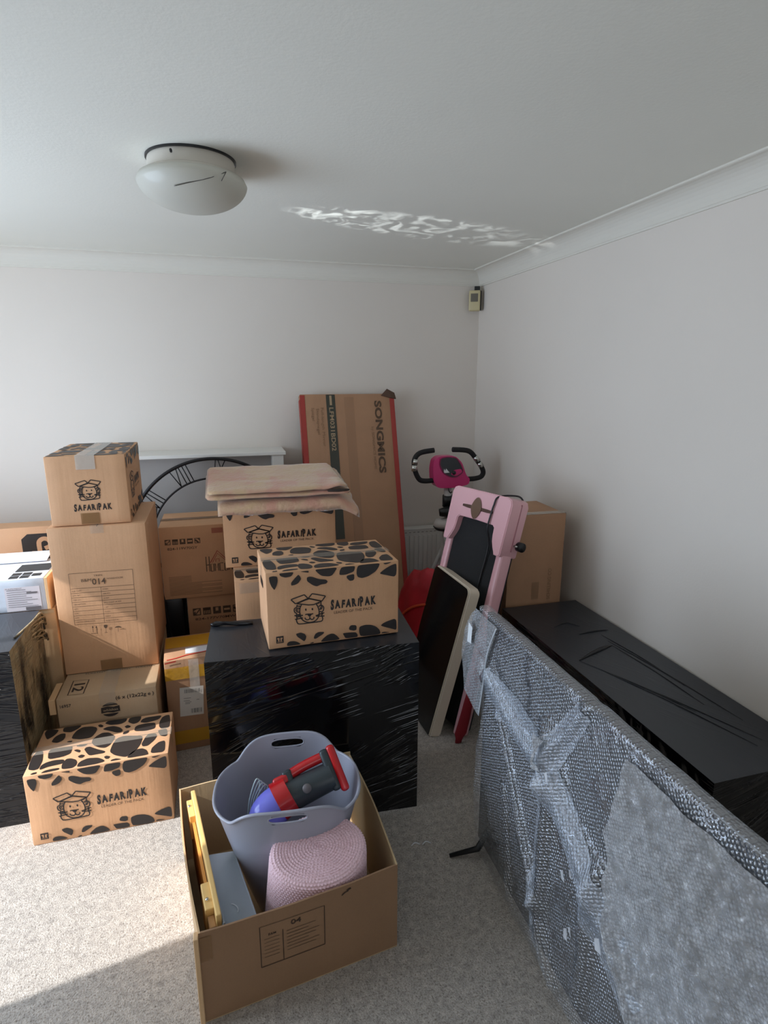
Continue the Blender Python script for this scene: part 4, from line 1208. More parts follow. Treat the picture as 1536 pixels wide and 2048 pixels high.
add_poly(bm, Ff2, [(.212 + .036 * math.cos(a) * (1 - .25 * abs(math.sin(a))), yc + .052 * math.sin(a)) for a in np.linspace(0, 2 * PI, 40)[:-1]])
obj('round_display', bm, M_bronze, t)
bm = bmesh.new()
cab = [(.020, Ht - .05, -.09), (.035, Ht + .008, -.06), (.065, Ht + .010, -.02), (.090, Ht - .01, .034), (.098, Ht - .05, .040), (.103, Ht - .10, .040), (.105, Ht - .16, .038), (.100, Ht - .24, .010), (.110, Ht - .40, .004), (.115, Ht - .60, .004), (.12, Ht - .85, .005)]
add_tube(bm, smooth_path([(x, y, z * NS) for x, y, z in cab], 6), .0042, 8); obj('power_cable', bm, M_black, t, True)
for y in (Ht - .21, .17):
    bm = bmesh.new(); add_tube(bm, [(-.002, y, -.045 * NS), (-.022, y, -.045 * NS)], .005, 8); obj('side_bolt', bm, M_steel, t, True)
bm = bmesh.new(); add_tube(bm, [(-.028, Ht - .21, -.075 * NS), (.0, Ht - .21, -.075 * NS)], .022, 14); obj('transport_wheel', bm, M_black, t, True)

# ------------------------------------------------------------ black panel with cream edges (leaning on treadmill)
MP = frame_matrix((.838, 2.250, .004), (-.02, .39, 0), (.185, .030, .71))
t = thing('cream_edged_panel', 'black glossy panel with cream padded edges leaning against the pink treadmill', 'panel'); t.matrix_world = MP
PW, PH = .385, .735
NP = 1 if MP.col[2].x < 0 else -1
def rrect(x0, y0, x1, y1, r, n=6, rs=None):
    rs = rs or [r] * 4; pts = []
    for (cx, cy, a0), rr in zip(((x1 - rs[0], y0 + rs[0], -90), (x1 - rs[1], y1 - rs[1], 0), (x0 + rs[2], y1 - rs[2], 90), (x0 + rs[3], y0 + rs[3], 180)), rs):
        for k in range(n + 1):
            a = math.radians(a0 + 90 * k / n); pts.append((cx + rr * math.cos(a), cy + rr * math.sin(a)))
    return pts
M_creamfab = mat('cream_upholstery', srgb(222, 208, 188), .8, bump=.15, bscale=120)
prism(rrect(0, 0, PW, PH, .03, 6, [.12, .03, .03, .012]), -.062, 0, M_creamfab, 'padded_edge', t, .009, NP)
prism(rrect(.006, .006, PW - .006, PH - .006, .03, 6, [.115, .026, .026, .01]), .0002, .003, mat('black_gloss_face', srgb(12, 11, 12), .12), 'face_panel', t, .001, NP)

# red holdall behind the panel
bm = bmesh.new(); bmesh.ops.create_uvsphere(bm, u_segments=48, v_segments=32, radius=1)
for v in bm.verts:
    c_ = v.co.copy(); n_ = 1 + .10 * noise.noise(c_ * 2.3) + .04 * noise.noise(c_ * 6)
    sx = math.copysign(abs(c_.x) ** .8, c_.x); sz = math.copysign(abs(c_.z) ** .75, c_.z)
    v.co = Vector((sx * .06 * n_, c_.y * .21 * n_, sz * .325 * n_))
M_redfab = mat('red_nylon', srgb(168, 24, 38), .45, bump=.35, bscale=14, var=.2)
t = thing('red_bag', 'red nylon bag squeezed behind the cream-edged panel', 'bag', (.935, 2.72, .33)); t.rotation_euler = (0, math.radians(14), math.radians(16))
obj('bag_body', bm, M_redfab, t, True)
bm = bmesh.new(); add_tube(bm, smooth_path([(-.03, -.18, .20), (-.065, .0, .12), (-.065, .12, -.02), (-.05, .16, -.18)], 6), .007, 8); obj('orange_trim', bm, mat('orange_piping', srgb(196, 70, 36), .5), t, True)
# red strap bundle near the floor
t = thing('red_cloth', 'red cloth hanging to the carpet between the panel and the bubble-wrapped television', 'cloth', (.955, 2.180, 0))
bm = bmesh.new(); rows = []
for j in range(20):
    z = .003 + j / 19 * .44; hw = .030 * (1 - .5 * (z / .44)) * (.6 if j < 2 else 1)
    if j == 0: hw *= .8
    rows.append([bm.verts.new((.15 * z / .60 + hw * math.cos(a) * (1 + .3 * noise.noise(Vector((a, z * 7, 1)))), hw * .55 * math.sin(a) - .0 + .02 * z, z)) for a in np.linspace(0, 2 * PI, 24)[:-1]])
for A, B in zip(rows, rows[1:]):
    for k in range(23): bm.faces.new((A[k], A[(k + 1) % 23], B[(k + 1) % 23], B[k]))
bm.faces.new(rows[0][::-1]); bm.faces.new(rows[-1])
obj('cloth', bm, mat('crimson_cloth', srgb(140, 20, 36), .7, bump=.4, bscale=20), t, True)

# ------------------------------------------------------------ bubble-wrapped television
t = thing('television', 'large television on stand wrapped in bubble wrap at the right', 'television', (.80, 1.0, 0), 0)
M_tv = mat('tv_body', srgb(20, 21, 24), .4)
obj('screen_panel', box(0, -.88, .022, .022, .622, .895, .004), mat('tv_screen', (.012, .013, .017, 1), .12), t)
bm = bmesh.new(); add_box(bm, .024, -.70, .12, .085, .655, .58, .03, 4); obj('rear_housing', bm, M_tv, t, True, 40)
for y, s in ((.56, 1), (-.62, -1)):
    bm = bmesh.new(); add_tube(bm, [(.012, y, .10), (-.03, y - .004, .035), (-.125, y + .02 * s, .008)], [.012, .011, .007], 8); add_tube(bm, [(.012, y, .10), (.06, y - .004, .035), (.13, y + .02 * s, .009)], [.012, .011, .007], 8)
    obj('stand_foot', bm, M_black, t, True)

def bubble_mat(name, haze, gloss, tint=(0.60, 0.66, 0.74, 1), sc=115, strength=.6, rough=.14, crumple=.5):
    m, nt, b = new_mat(name); nt.nodes.remove(b)
    tc = nt.nodes.new('ShaderNodeTexCoord')
    mp = nt.nodes.new('ShaderNodeMapping'); mp.inputs['Rotation'].default_value = (math.radians(32), 0, 0)
    nt.links.new(tc.outputs['Object'], mp.inputs['Vector'])
    vo = nt.nodes.new('ShaderNodeTexVoronoi'); vo.inputs['Scale'].default_value = sc; vo.inputs['Randomness'].default_value = .3
    nt.links.new(mp.outputs[0], vo.inputs['Vector'])
    r = nt.nodes.new('ShaderNodeMapRange'); r.inputs[1].default_value = .1; r.inputs[2].default_value = .6; r.inputs[3].default_value = 1; r.inputs[4].default_value = 0
    nt.links.new(vo.outputs['Distance'], r.inputs[0])
    n = nt.nodes.new('ShaderNodeTexNoise'); n.inputs['Scale'].default_value = 30; n.inputs['Detail'].default_value = 7; n.inputs['Roughness'].default_value = .75; n.inputs['Distortion'].default_value = 1.4
    nt.links.new(tc.outputs['Object'], n.inputs['Vector'])
    bp2 = nt.nodes.new('ShaderNodeBump'); bp2.inputs['Strength'].default_value = crumple; bp2.inputs['Distance'].default_value = .02
    nt.links.new(n.outputs['Fac'], bp2.inputs['Height'])
    bp = nt.nodes.new('ShaderNodeBump'); bp.inputs['Strength'].default_value = strength; bp.inputs['Distance'].default_value = .005
    nt.links.new(r.outputs[0], bp.inputs['Height']); nt.links.new(bp2.outputs[0], bp.inputs['Normal'])
    gl_ = nt.nodes.new('ShaderNodeBsdfGlossy'); gl_.inputs['Color'].default_value = (.95, .97, 1, 1); gl_.inputs['Roughness'].default_value = rough
    nt.links.new(bp.outputs[0], gl_.inputs['Normal'])
    df = nt.nodes.new('ShaderNodeBsdfDiffuse'); df.inputs['Color'].default_value = tint; nt.links.new(bp.outputs[0], df.inputs['Normal'])
    tp = nt.nodes.new('ShaderNodeBsdfTransparent')
    m1 = nt.nodes.new('ShaderNodeMixShader'); m1.inputs[0].default_value = gloss
    nt.links.new(tp.outputs[0], m1.inputs[1]); nt.links.new(gl_.outputs[0], m1.inputs[2])
    m2 = nt.nodes.new('ShaderNodeMixShader')
    r3 = nt.nodes.new('ShaderNodeMapRange'); r3.inputs[1].default_value = .15; r3.inputs[2].default_value = .6; r3.inputs[3].default_value = min(1, haze * 1.5); r3.inputs[4].default_value = haze * .5
    nt.links.new(vo.outputs['Distance'], r3.inputs[0]); nt.links.new(r3.outputs[0], m2.inputs[0])
    nt.links.new(m1.outputs[0], m2.inputs[1]); nt.links.new(df.outputs[0], m2.inputs[2])
    nt.links.new(m2.outputs[0], nt.nodes['Material Output'].inputs['Surface'])
    return m
M_bub = bubble_mat('bubble_wrap', .12, .30, strength=.8, crumple=.25)
M_bub2 = bubble_mat('bubble_wrap_double', .22, .22, (.62, .72, .86, 1), 115, .6, .18, .3)
M_bub3 = bubble_mat('bubble_wrap_crumpled', .40, .70, (.84, .86, .90, 1), 120, .40, .20, 1.0)  # milkier tint puts reflected light into the wrap's colour

XW = -.016   # local x of the wrap in front of the screen
RIDGES = [  # polylines in (y, z) of the room with ridge height and half width
 ([(1.44, .63), (1.342, .471), (1.252, .339), (1.156, .226)], .020, .022),
 ([(1.153, .614), (1.151, .397), (1.151, .18), (1.081, .036)], .026, .030),
 ([(1.572, .713), (1.377, .651), (1.23, .62), (1.153, .614)], .018, .035),
 ([(1.167, .724), (1.104, .593), (.959, .50), (.78, .34), (.655, .20)], .030, .050),
 ([(.924, .55), (.964, .351), (.964, .118)], .022, .030),
 ([(1.041, .90), (1.124, .753), (1.16, .66)], .014, .020),
 ([(1.40, .40), (1.36, .20), (1.30, .02)], .012, .020)]
def seg_d(px, pz, a, b):
    ax, az, bx, bz = a[0], a[1], b[0], b[1]; dx, dz = bx - ax, bz - az; L2 = dx * dx + dz * dz
    q = max(0, min(1, ((px - ax) * dx + (pz - az) * dz) / L2)); return math.hypot(px - ax - q * dx, pz - az - q * dz)
def fold(y, z):
    # depth of the folds of the sheet toward the room
    Y = y + 1.0; d = .004 + .008 * (1 - min(1, z / .9))
    wob = .012 * noise.noise(Vector((Y * 6, z * 6, 12)))
    for pl, hgt, w_ in RIDGES:
        dd = min(seg_d(Y + wob, z, pl[i], pl[i + 1]) for i in range(len(pl) - 1))
        if dd < w_ * 3: d += hgt * math.exp(-(dd / w_) ** 2 * 1.4)
    d += .010 * noise.noise(Vector((Y * 3.1, z * 2.3, 1))) + .006 * noise.noise(Vector((Y * 9, z * 6, 4)))
    d += .0018 * noise.noise(Vector((Y * 45, z * 38, 2)))
    if z < .10: d *= .5 + 5 * z
    return max(d, .0)
def sheet_yz(name, yl, yr, z0fn, z1fn, m, extra, ny=110, nz=90, par=None, top=False):
    bm = bmesh.new(); rows = []
    for j in range(nz + 1):
        v = j / nz; row = []
        for i in range(ny + 1):
            u = i / ny
            zt = None
            # iterate outline
            z = 0
            y_guess = u
            z_lo, z_hi = z0fn(u), z1fn(u)
            z = z_lo + (z_hi - z_lo) * v
            y0, y1 = yr(z), yl(z)
            y = y0 + (y1 - y0) * u
            row.append(bm.verts.new((XW - fold(y, z) - extra, y, z)))
        rows.append(row)
    if top:
        # carry the sheet over the television's top edge to the back
        last = rows[-1]
        for (dx, dz) in ((.004, .003), (.012, .004), (.022, .004), (.032, .001), (.038, -.03), (.040, -.12), (.092, -.30)):
            rows.append([bm.verts.new((v.co.x * (1 if dx < .01 else .4) + dx + (0 if dx < .01 else -.006), v.co.y, .903 + dz + .002 * noise.noise(Vector((v.co.y * 14, dx * 9, 3))))) for v in last])
    for A, B in zip(rows, rows[1:]):
        for i in range(len(A) - 1): bm.faces.new((A[i], A[i + 1], B[i + 1], B[i]))
    return obj(name, bm, m, par or t, True)
def interp(tab):
    xs = [a for a, _ in tab]; ys = [b_ for _, b_ in tab]
    return lambda z: float(np.interp(z, xs, ys))
left_edge = interp([(0, .580), (.1, .596), (.26, .618), (.40, .624), (.50, .590), (.545, .588), (.66, .612), (.80, .640), (.903, .648)])
right_edge = lambda z: -.93
sheet_yz('bubble_wrap_sheet', left_edge, right_edge, lambda u: .004 + .01 * math.sin(u * 9) ** 2, lambda u: .903, M_bub, .0, 170, 110, None, True)
# gathered corner lobe at the far end
lobe_l = interp([(.535, .60), (.545, .648), (.57, .715), (.69, .758), (.80, .725), (.86, .690), (.895, .655)])
lobe_r = interp([(.535, .585), (.60, .573), (.66, .556), (.764, .540), (.893, .495)])
M_lobe = bubble_mat('bubble_wrap_gathered', .42, .5, (.74, .78, .84, 1), 115, .9, .12, 1.0)
sheet_yz('corner_wrap', lobe_l, lobe_r, lambda u: .537, lambda u: .897, M_lobe, .010, 40, 60)
# second layers of wrap: a band slanting down from the corner, and a broad overlapping piece
def band(name, p0, p1, wd0, wd1, m, extra, n=60, k=10, curve=0.0):
    bm = bmesh.new(); rows = []
    for i in range(n + 1):
        s = i / n
        yc_, zc_ = p0[0] + (p1[0] - p0[0]) * s, p0[1] + (p1[1] - p0[1]) * s
        dy, dz = p1[0] - p0[0], p1[1] - p0[1]; L_ = math.hypot(dy, dz); ny_, nz_ = -dz / L_, dy / L_
        off = curve * math.sin(PI * s); wd = wd0 + (wd1 - wd0) * s + .008 * noise.noise(Vector((s * 5, 1, 2)))
        rows.append([])
        for j in range(k + 1):
            q = (j / k - .5) * wd + off
            y, z = yc_ + ny_ * q, zc_ + nz_ * q; z = min(max(z, .004), .900)
            rows[-1].append(bm.verts.new((XW - fold(y, z) - extra, y, z)))
    for A, B in zip(rows, rows[1:]):
        for i in range(k): bm.faces.new((A[i], A[i + 1], B[i + 1], B[i]))
    return obj(name, bm, m, t, True)
band('overlap_strip', (.572, .690), (.16, .640), .10, .13, M_bub2, .004, curve=-.01)
band('overlap_strip', (.045, .885), (.15, .690), .055, .085, M_bub2, .005)
band('overlap_strip', (.155, .60), (.165, .06), .030, .060, M_bub2, .005, curve=.012)
band('overlap_strip', (.16, .67), (-.36, .26), .10, .20, M_bub2, .006, curve=.03)
band('knotted_wrap', (.165, .745), (.155, .665), .055, .045, M_bub3, .020, curve=.01)
# crumpled overlapping piece on the right, reflected light whitened into its colour
bm = bmesh.new(); rows = []
for j in range(61):
    row = []
    for i in range(81):
        u, v = i / 80, j / 60
        z = .30 + .57 * v + .02 * math.sin(u * 5) * (1 - v); y1 = -.075 - .10 * abs(v - .62) - .10 * max(0, .4 - v) + .012 * noise.noise(Vector((v * 9, 3, 1))); y = y1 - u * (.80 - .1 * (1 - v))
        row.append(bm.verts.new((XW - fold(y, z) - .007 - .004 * noise.noise(Vector((y * 26, z * 26, 9))), y, z)))
    rows.append(row)
for A, B in zip(rows, rows[1:]):
    for i in range(80): bm.faces.new((A[i], A[i + 1], B[i + 1], B[i]))
obj('crumpled_overlap', bm, M_bub3, t, True)
# clear sticky tape pieces with sharp glints
M_glint = tape_mat('crinkled_clear_tape', srgb(230, 232, 236), .55, .05)
bm = bmesh.new()
for (y, z, s) in ((.05, .42, .012), (.0, .30, .010), (.02, .27, .012), (-.12, .40, .014), (-.02, .50, .009), (.115, .66, .012), (-.28, .12, .012)):
    x = XW - fold(y, z) - .014
    vs = [bm.verts.new((x - random.uniform(0, .008), y + a_ * s, z + b_ * s)) for a_, b_ in ((-1, -.8), (.2, -1), (.8, .6), (-.2, 1.6))]
    bm.faces.new(vs)
obj('tape_glints', bm, M_glint, t)
bm = bmesh.new(); vs = [bm.verts.new((XW - .030, y, z)) for y, z in ((.672, .772), (.640, .778), (.634, .838), (.664, .846))]; bm.faces.new(vs); obj('white_sticker', bm, mat('white_sticker', srgb(222, 226, 230), .4), t)
bm = bmesh.new(); add_tube(bm, smooth_path([(XW - .016, .492, .895), (XW - .020, .520, .83), (XW - .022, .540, .764), (XW - .022, .556, .658), (XW - .020, .582, .545)], 6), .0024, 6)
obj('wrap_edge_roll', bm, mat('milky_edge', srgb(196, 202, 208), .25), t, True)

# ------------------------------------------------------------ open cardboard box and what is in it
OB = dict(FL=(-.138, 1.250), FR=(.404, 1.318), BR_=(.378, 1.842), BL_=(-.218, 1.812)); OH = .29
t = thing('open_box', 'open brown cardboard box on the carpet in the foreground holding the grey tub', 'box', (0, 0, 0))
def wall_panel(name, p, q, h0, h1, th, m, inward, lift=0.004):
    P_, Q_ = Vector((*p, 0)), Vector((*q, 0)); d_ = (Q_ - P_).normalized(); n_ = Vector((-d_.y, d_.x, 0)) * inward
    bm = bmesh.new(); NU, NV = 24, 8; g1, g2 = [], []
    for j in range(NV + 1):
        a, b_ = [], []
        for i in range(NU + 1):
            u, v = i / NU, j / NV
            c_ = P_ + (Q_ - P_) * u; hh = h0 + (h1 - h0) * u + .004 * noise.noise(Vector((u * 4, p[0] * 9, 2)))
            bow = n_ * (-.010 * math.sin(PI * u) * v)
            a.append(bm.verts.new(c_ + bow + Vector((0, 0, lift + (hh - lift) * v)))); b_.append(bm.verts.new(c_ + bow + n_ * th + Vector((0, 0, lift + (hh - lift) * v))))
        g1.append(a); g2.append(b_)
    for j in range(NV):
        for i in range(NU):
            bm.faces.new((g1[j][i], g1[j][i + 1], g1[j + 1][i + 1], g1[j + 1][i])); bm.faces.new((g2[j][i], g2[j + 1][i], g2[j + 1][i + 1], g2[j][i + 1]))
    for i in range(NU): bm.faces.new((g1[NV][i], g1[NV][i + 1], g2[NV][i + 1], g2[NV][i])); bm.faces.new((g1[0][i], g2[0][i], g2[0][i + 1], g1[0][i + 1]))
    for j in range(NV): bm.faces.new((g1[j][0], g1[j + 1][0], g2[j + 1][0], g2[j][0])); bm.faces.new((g1[j][NU], g2[j][NU], g2[j + 1][NU], g1[j + 1][NU]))
    return obj(name, bm, m, t, True, 30)
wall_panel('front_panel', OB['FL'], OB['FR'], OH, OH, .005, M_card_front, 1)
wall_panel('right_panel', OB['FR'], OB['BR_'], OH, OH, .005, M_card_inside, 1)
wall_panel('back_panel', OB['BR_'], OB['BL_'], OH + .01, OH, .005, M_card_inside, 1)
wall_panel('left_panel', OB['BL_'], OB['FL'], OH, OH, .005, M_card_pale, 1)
bm = bmesh.new(); vs = [bm.verts.new((*OB[k], z)) for z in (.001, .006) for k in ('FL', 'FR', 'BR_', 'BL_')]
bm.faces.new(vs[:4][::-1]); bm.faces.new(vs[4:])
for k in range(4): bm.faces.new((vs[k], vs[(k + 1) % 4], vs[4 + (k + 1) % 4], vs[4 + k]))
obj('bottom', bm, M_card_inside, t)
# print on the outside of the front panel
P0 = Vector((*OB['FL'], 0)); Dv = (Vector((*OB['FR'], 0)) - P0).normalized(); Nn = Vector((Dv.y, -Dv.x, 0)); LEN = (Vector((*OB['FR'], 0)) - P0).length
def Fo(a, b_):
    v = max(0, min(1, b_ / OH)); return P0 + Dv * a + Nn * (.010 * math.sin(PI * a / LEN) * v + .0015) + Vector((0, 0, b_))
bm = bmesh.new()
xa, xb, za, zb = .150, .325, .115, .250
for s in (((xa, za), (xa, zb)), ((xb, za), (xb, zb)), ((xa, za), (xb, za)), ((xa + .06, za), (xa + .06, zb - .03))):
    pts = [(s[0][0] + (s[1][0] - s[0][0]) * k / 12, s[0][1] + (s[1][1] - s[0][1]) * k / 12) for k in range(13)]
    add_stroke(bm, Fo, pts, .0022)
add_stroke(bm, Fo, [(xa + (xb - xa) * k / 12, zb) for k in range(13)], .0012)
for k in range(7):
    l = (.08, .06, .09)[k % 3]; add_stroke(bm, Fo, [(xa + .07 + l * q / 6, zb - .04 - k * .011) for q in range(7)], .0012)
    if k < 6: add_stroke(bm, Fo, [(xa + .01 + .04 * q / 4, zb - .045 - k * .012) for q in range(5)], .001)
add_text(bm, Fo, 'B&M', xa + .022, zb - .035, .007, .01, .02); add_text(bm, Fo, '04', xa + .082, zb - .024, .015, .02, .028)
add_stroke(bm, Fo, [(.375, .262), (.385, .268), (.395, .270)], .004); add_stroke(bm, Fo, [(.39, .272), (.402, .276)], .006)
pobj('printed_table', bm, mat('box_ink', srgb(62, 44, 32), .7), t)
bm = bmesh.new(); 
for q in range(6): pass
rect(bm, lambda a, b_: Fo(a, b_) + Nn * .0008, .002, .20, .03, .275); pobj('corner_tape', bm, M_tape_brown, t)
# torn liner corner at the near left
bm = bmesh.new(); add_box(bm, -.150, 1.238, .004, -.138, 1.262, .285, .002); obj('torn_corner', bm, M_card_pale, t)

# pine frame leaning inside left wall
a0_, a1_ = Vector((-.192, 1.775, 0)), Vector((-.108, 1.275, 0)); ang_ = math.atan2((a1_ - a0_).y, (a1_ - a0_).x)
t = thing('wooden_frame', 'pine tray frame standing against the left side inside the open box', 'frame', (-.190, 1.775, .0075), ang_)
FLn = (a1_ - a0_).length
M_pine = mat('pine_wood', srgb(226, 186, 118), .5, var=.06, vscale=9); M_ply = mat('orange_ply', srgb(214, 150, 76), .5, var=.05)
obj('top_rail', box(0, .012, .255, FLn, .026, .295, .003), M_pine, t); obj('bottom_rail', box(0, .012, 0, FLn, .026, .04, .003), M_pine, t)
obj('ply_panel', box(.02, .001, .04, FLn - .09, .010, .262, .001), M_ply, t)
obj('corner_block', box(.03, -.006, .20, .11, .012, .285, .002), M_pine, t); obj('corner_block', box(FLn - .13, -.010, .16, FLn - .04, .014, .282, .003), M_pine, t)
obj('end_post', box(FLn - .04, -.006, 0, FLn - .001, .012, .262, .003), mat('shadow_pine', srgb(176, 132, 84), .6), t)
for x in (.06, FLn - .07):
    bm = bmesh.new(); add_lathe(bm, [(0, .003), (.004, .002), (.005, 0)], 12, (x, .0, .2855)); obj('screw', bm, M_steel, t, True)

# grey lid / folder
t = thing('grey_lid', 'grey plastic storage lid slotted upright beside the grey tub', 'lid')
t.matrix_world = frame_matrix((-.078, 1.272, .262), (-.052, .235, .0), (.078, .018, -.020))
m_grey = mat('blue_grey_plastic', srgb(150, 160, 168), .3, coat=.1, var=.04)
bm = bmesh.new(); add_box(bm, 0, 0, -.002, .262, .092, .002, .001); obj('lid_face', bm, m_grey, t)
bm = bmesh.new(); add_box(bm, 0, -.003, -.018, .262, .003, .003, .002); add_box(bm, 0, .089, -.003, .262, .094, .16, .002); obj('lid_rim', bm, m_grey, t)
bm = bmesh.new(); add_stroke(bm, lambda a, b_: Vector((a, b_, -.0035)), [(.05 + .02 * math.cos(q), .03 + .02 * math.sin(q)) for q in np.linspace(.3, 2.2, 10)], .003); add_stroke(bm, lambda a, b_: Vector((a, b_, .0035)), [(.05 + .02 * math.cos(q), .03 + .02 * math.sin(q)) for q in np.linspace(.3, 2.2, 10)], .003)
obj('scuff_mark', bm, mat('scuff', srgb(188, 196, 202), .4), t)

# ------------------------------------------------------------ flexible grey tub
TB = Vector((.127, 1.585, .0075)); tub_rot = math.radians(-6)
t = thing('laundry_tub', 'grey flexible two-handled laundry tub inside the open cardboard box', 'tub', TB, tub_rot)
M_tub = mat('grey_rubber_plastic', srgb(170, 172, 186), .32, coat=.12)
TH_ = .402
def rimz(a):     # a angle; handles at front(-90) and back(+90)
    s = abs(math.sin(a)); q = max(0, 1 - ((1 - s) / .30)) if s > .70 else 0
    q = q * q * (3 - 2 * q); return TH_ + .056 * q - .010 * (1 - s) * 0
def tub_pt(a, v, off=0.0):
    H_ = rimz(a); z = v * H_
    f_ = z / .45
    A = (.110 + .122 * f_ ** .9) + off; B = (.095 + .088 * f_ ** .9) + off
    n_ = 2.5; c_, s_ = math.cos(a), math.sin(a)
    x = math.copysign(abs(c_) ** (2 / n_), c_) * A; y = math.copysign(abs(s_) ** (2 / n_), s_) * B
    return Vector((x, y, z))
def tub_shell():
    bm = bmesh.new(); NA, NV = 240, 70
    ho = []
    def hole(p, a):
        # handle slot coordinates: x along, z relative to rim
        if abs(math.sin(a)) < .6: return 9
        cx = p.x / .055; cz = (p.z - (TH_ + .056 - .030)) / .0135
        return (abs(cx) ** 3.2 + abs(cz) ** 3.2)
    outer, inner = [], []
    for j in range(NV + 1):
        v = j / NV; v = v ** .7 if False else v
        outer.append([bm.verts.new(tub_pt(2 * PI * k / NA, v)) for k in range(NA)])
        inner.append([bm.verts.new(tub_pt(2 * PI * k / NA, v, -.004)) for k in range(NA)])
    info = {}
    for row in (outer, inner):
        for r_ in row:
            for k, vv in enumerate(r_): info[vv] = hole(vv.co, 2 * PI * k / NA)
    keep = set()
    for g_ in (outer, inner):
        for j in range(NV):
            for k in range(NA):
                q = (g_[j][k], g_[j][(k + 1) % NA], g_[j + 1][(k + 1) % NA], g_[j + 1][k])
                if sum(1 for x in q if info[x] < 1) >= 2: continue
                bm.faces.new(q if g_ is outer else q[::-1])
    # snap the jagged slot boundary onto the rounded slot curve
    for g_ in (outer, inner):
        for j in range(NV + 1):
            for k in range(NA):
                vv = g_[j][k]
                if 0.3 < info[vv] < 1.9 and any(e.is_boundary for e in vv.link_edges) and 5 < j < NV - 1:
                    s_ = info[vv] ** (1 / 3.2); zc = TH_ + .056 - .030
                    vv.co.x /= s_; vv.co.z = zc + (vv.co.z - zc) / s_
    for k in range(NA):
        k2 = (k + 1) % NA
        bm.faces.new((outer[NV][k], outer[NV][k2], inner[NV][k2], inner[NV][k]))
    bm.faces.new([outer[0][k] for k in range(NA)][::-1])
    vs = [v for v in bm.verts if not v.link_faces]; bmesh.ops.delete(bm, geom=vs, context='VERTS')
    return bm
obj('tub_wall', tub_shell(), M_tub, t, True, 50)
bm = bmesh.new(); pts = [tub_pt(2 * PI * k / 180, 1.0, .001) for k in range(180)]; n_ = len(pts); rows = []
for i in range(n_):
    tg = (pts[(i + 1) % n_] - pts[i - 1]).normalized(); up = Vector((0, 0, 1)); s_ = tg.cross(up).normalized(); u_ = s_.cross(tg)
    rows.append([bm.verts.new(pts[i] + (s_ * math.cos(a) + u_ * math.sin(a)) * .0048) for a in [2 * PI * j / 8 for j in range(8)]])
for i in range(n_):
    A, B = rows[i], rows[(i + 1) % n_]
    for j in range(8): bm.faces.new((A[j], A[(j + 1) % 8], B[(j + 1) % 8], B[j]))
obj('rolled_rim', bm, M_tub, t, True)
for sgn in (1, -1):
    bm = bmesh.new(); zc = TH_ + .056 - .030; rows = []
    for i in range(64):
        a = 2 * PI * i / 64; cx = math.copysign(abs(math.cos(a)) ** (2 / 3.2), math.cos(a)) * .055; cz = zc + math.copysign(abs(math.sin(a)) ** (2 / 3.2), math.sin(a)) * .0135
        f_ = cz / .45; B_ = .095 + .088 * f_ ** .9; A_ = .110 + .122 * f_ ** .9
        y = B_ * (1 - (abs(cx) / A_) ** 2.5) ** (1 / 2.5) - .002
        rows.append(Vector((cx, sgn * y, cz)))
    add_tube(bm, rows + rows[:2], .0028, 7, False); obj('handle_edge', bm, M_tub, t, True)

# ------------------------------------------------------------ handheld vacuum inside the tub
VM = frame_matrix((.068, 1.545, .352), (.200, .020, .055), (-.03, .09, .12)) @ Matrix.Scale(1.0, 4)
t = thing('handheld_vacuum', 'red and dark grey handheld vacuum with violet clear nozzle lying in the grey tub', 'vacuum cleaner'); t.matrix_world = VM
M_vred = mat('vacuum_red', srgb(196, 24, 30), .28, coat=.3); M_vgrey = mat('vacuum_grey', srgb(52, 60, 64), .4)
m, nt, b = new_mat('violet_clear_plastic'); b.inputs['Base Color'].default_value = srgb(134, 136, 245); b.inputs['Roughness'].default_value = .12; b.inputs['Alpha'].default_value = .82; M_violet = m
# local x: along the body to the rear, y: up, z: width
bm = bmesh.new(); add_tube(bm, smooth_path([(-.065, -.045, 0), (-.035, -.020, 0), (.0, .005, 0), (.045, .018, 0)], 5), [.026, .032, .038, .042, .046, .049, .051, .053, .055, .056, .056, .056, .056, .055, .054, .053], 24)
obj('clear_nozzle', bm, M_violet, t, True, 50)
bm = bmesh.new(); add_tube(bm, [(.03, .018, 0), (.075, .025, 0)], [.059, .054], 28); obj('front_collar', bm, M_vred, t, True, 40)
bm = bmesh.new(); add_box(bm, .035, .055, -.022, .085, .085, .022, .009, 3); obj('top_housing', bm, M_vred, t, True, 40)
bm = bmesh.new(); add_box(bm, .068, .045, -.020, .098, .092, .020, .008, 3); obj('switch_block', bm, M_vgrey, t, True, 40)
bm = bmesh.new(); add_tube(bm, [(.07, .018, 0), (.21, .018, 0)], [.046, .042], 24); obj('motor_body', bm, M_vgrey, t, True, 40)
bm = bmesh.new(); add_tube(bm, smooth_path([(.085, .074, 0), (.14, .080, 0), (.205, .080, 0)], 5), .0155, 16); obj('grip', bm, M_vred, t, True)
bm = bmesh.new(); add_box(bm, .196, -.028, -.028, .224, .100, .028, .010, 3); obj('rear_block', bm, M_vgrey, t, True, 40)
bm = bmesh.new(); add_box(bm, .220, -.040, -.030, .246, .104, .030, .010, 3); obj('battery_cap', bm, M_vred, t, True, 40)
bm = bmesh.new(); add_lathe(bm, [(0, .004), (.012, .003), (.014, 0)], 20)
for s in (1,):
    for v in bm.verts: v.co = Vector((.125 + v.co.x, .018 + v.co.y, (-.045 - v.co.z) if VM.col[2].y > 0 else (.045 + v.co.z)))
obj('side_badge', bm, mat('badge_grey', srgb(110, 104, 106), .4), t, True)
bm = bmesh.new()
zs = -1 if VM.col[2].y > 0 else 1
add_tube(bm, smooth_path([(-.03, -.02, zs * .034), (-.02, -.035, zs * .030), (.0, -.035, zs * .026)], 5), .003, 6)
obj('nozzle_lettering', bm, mat('white_letter', srgb(236, 238, 244), .4), t, True)
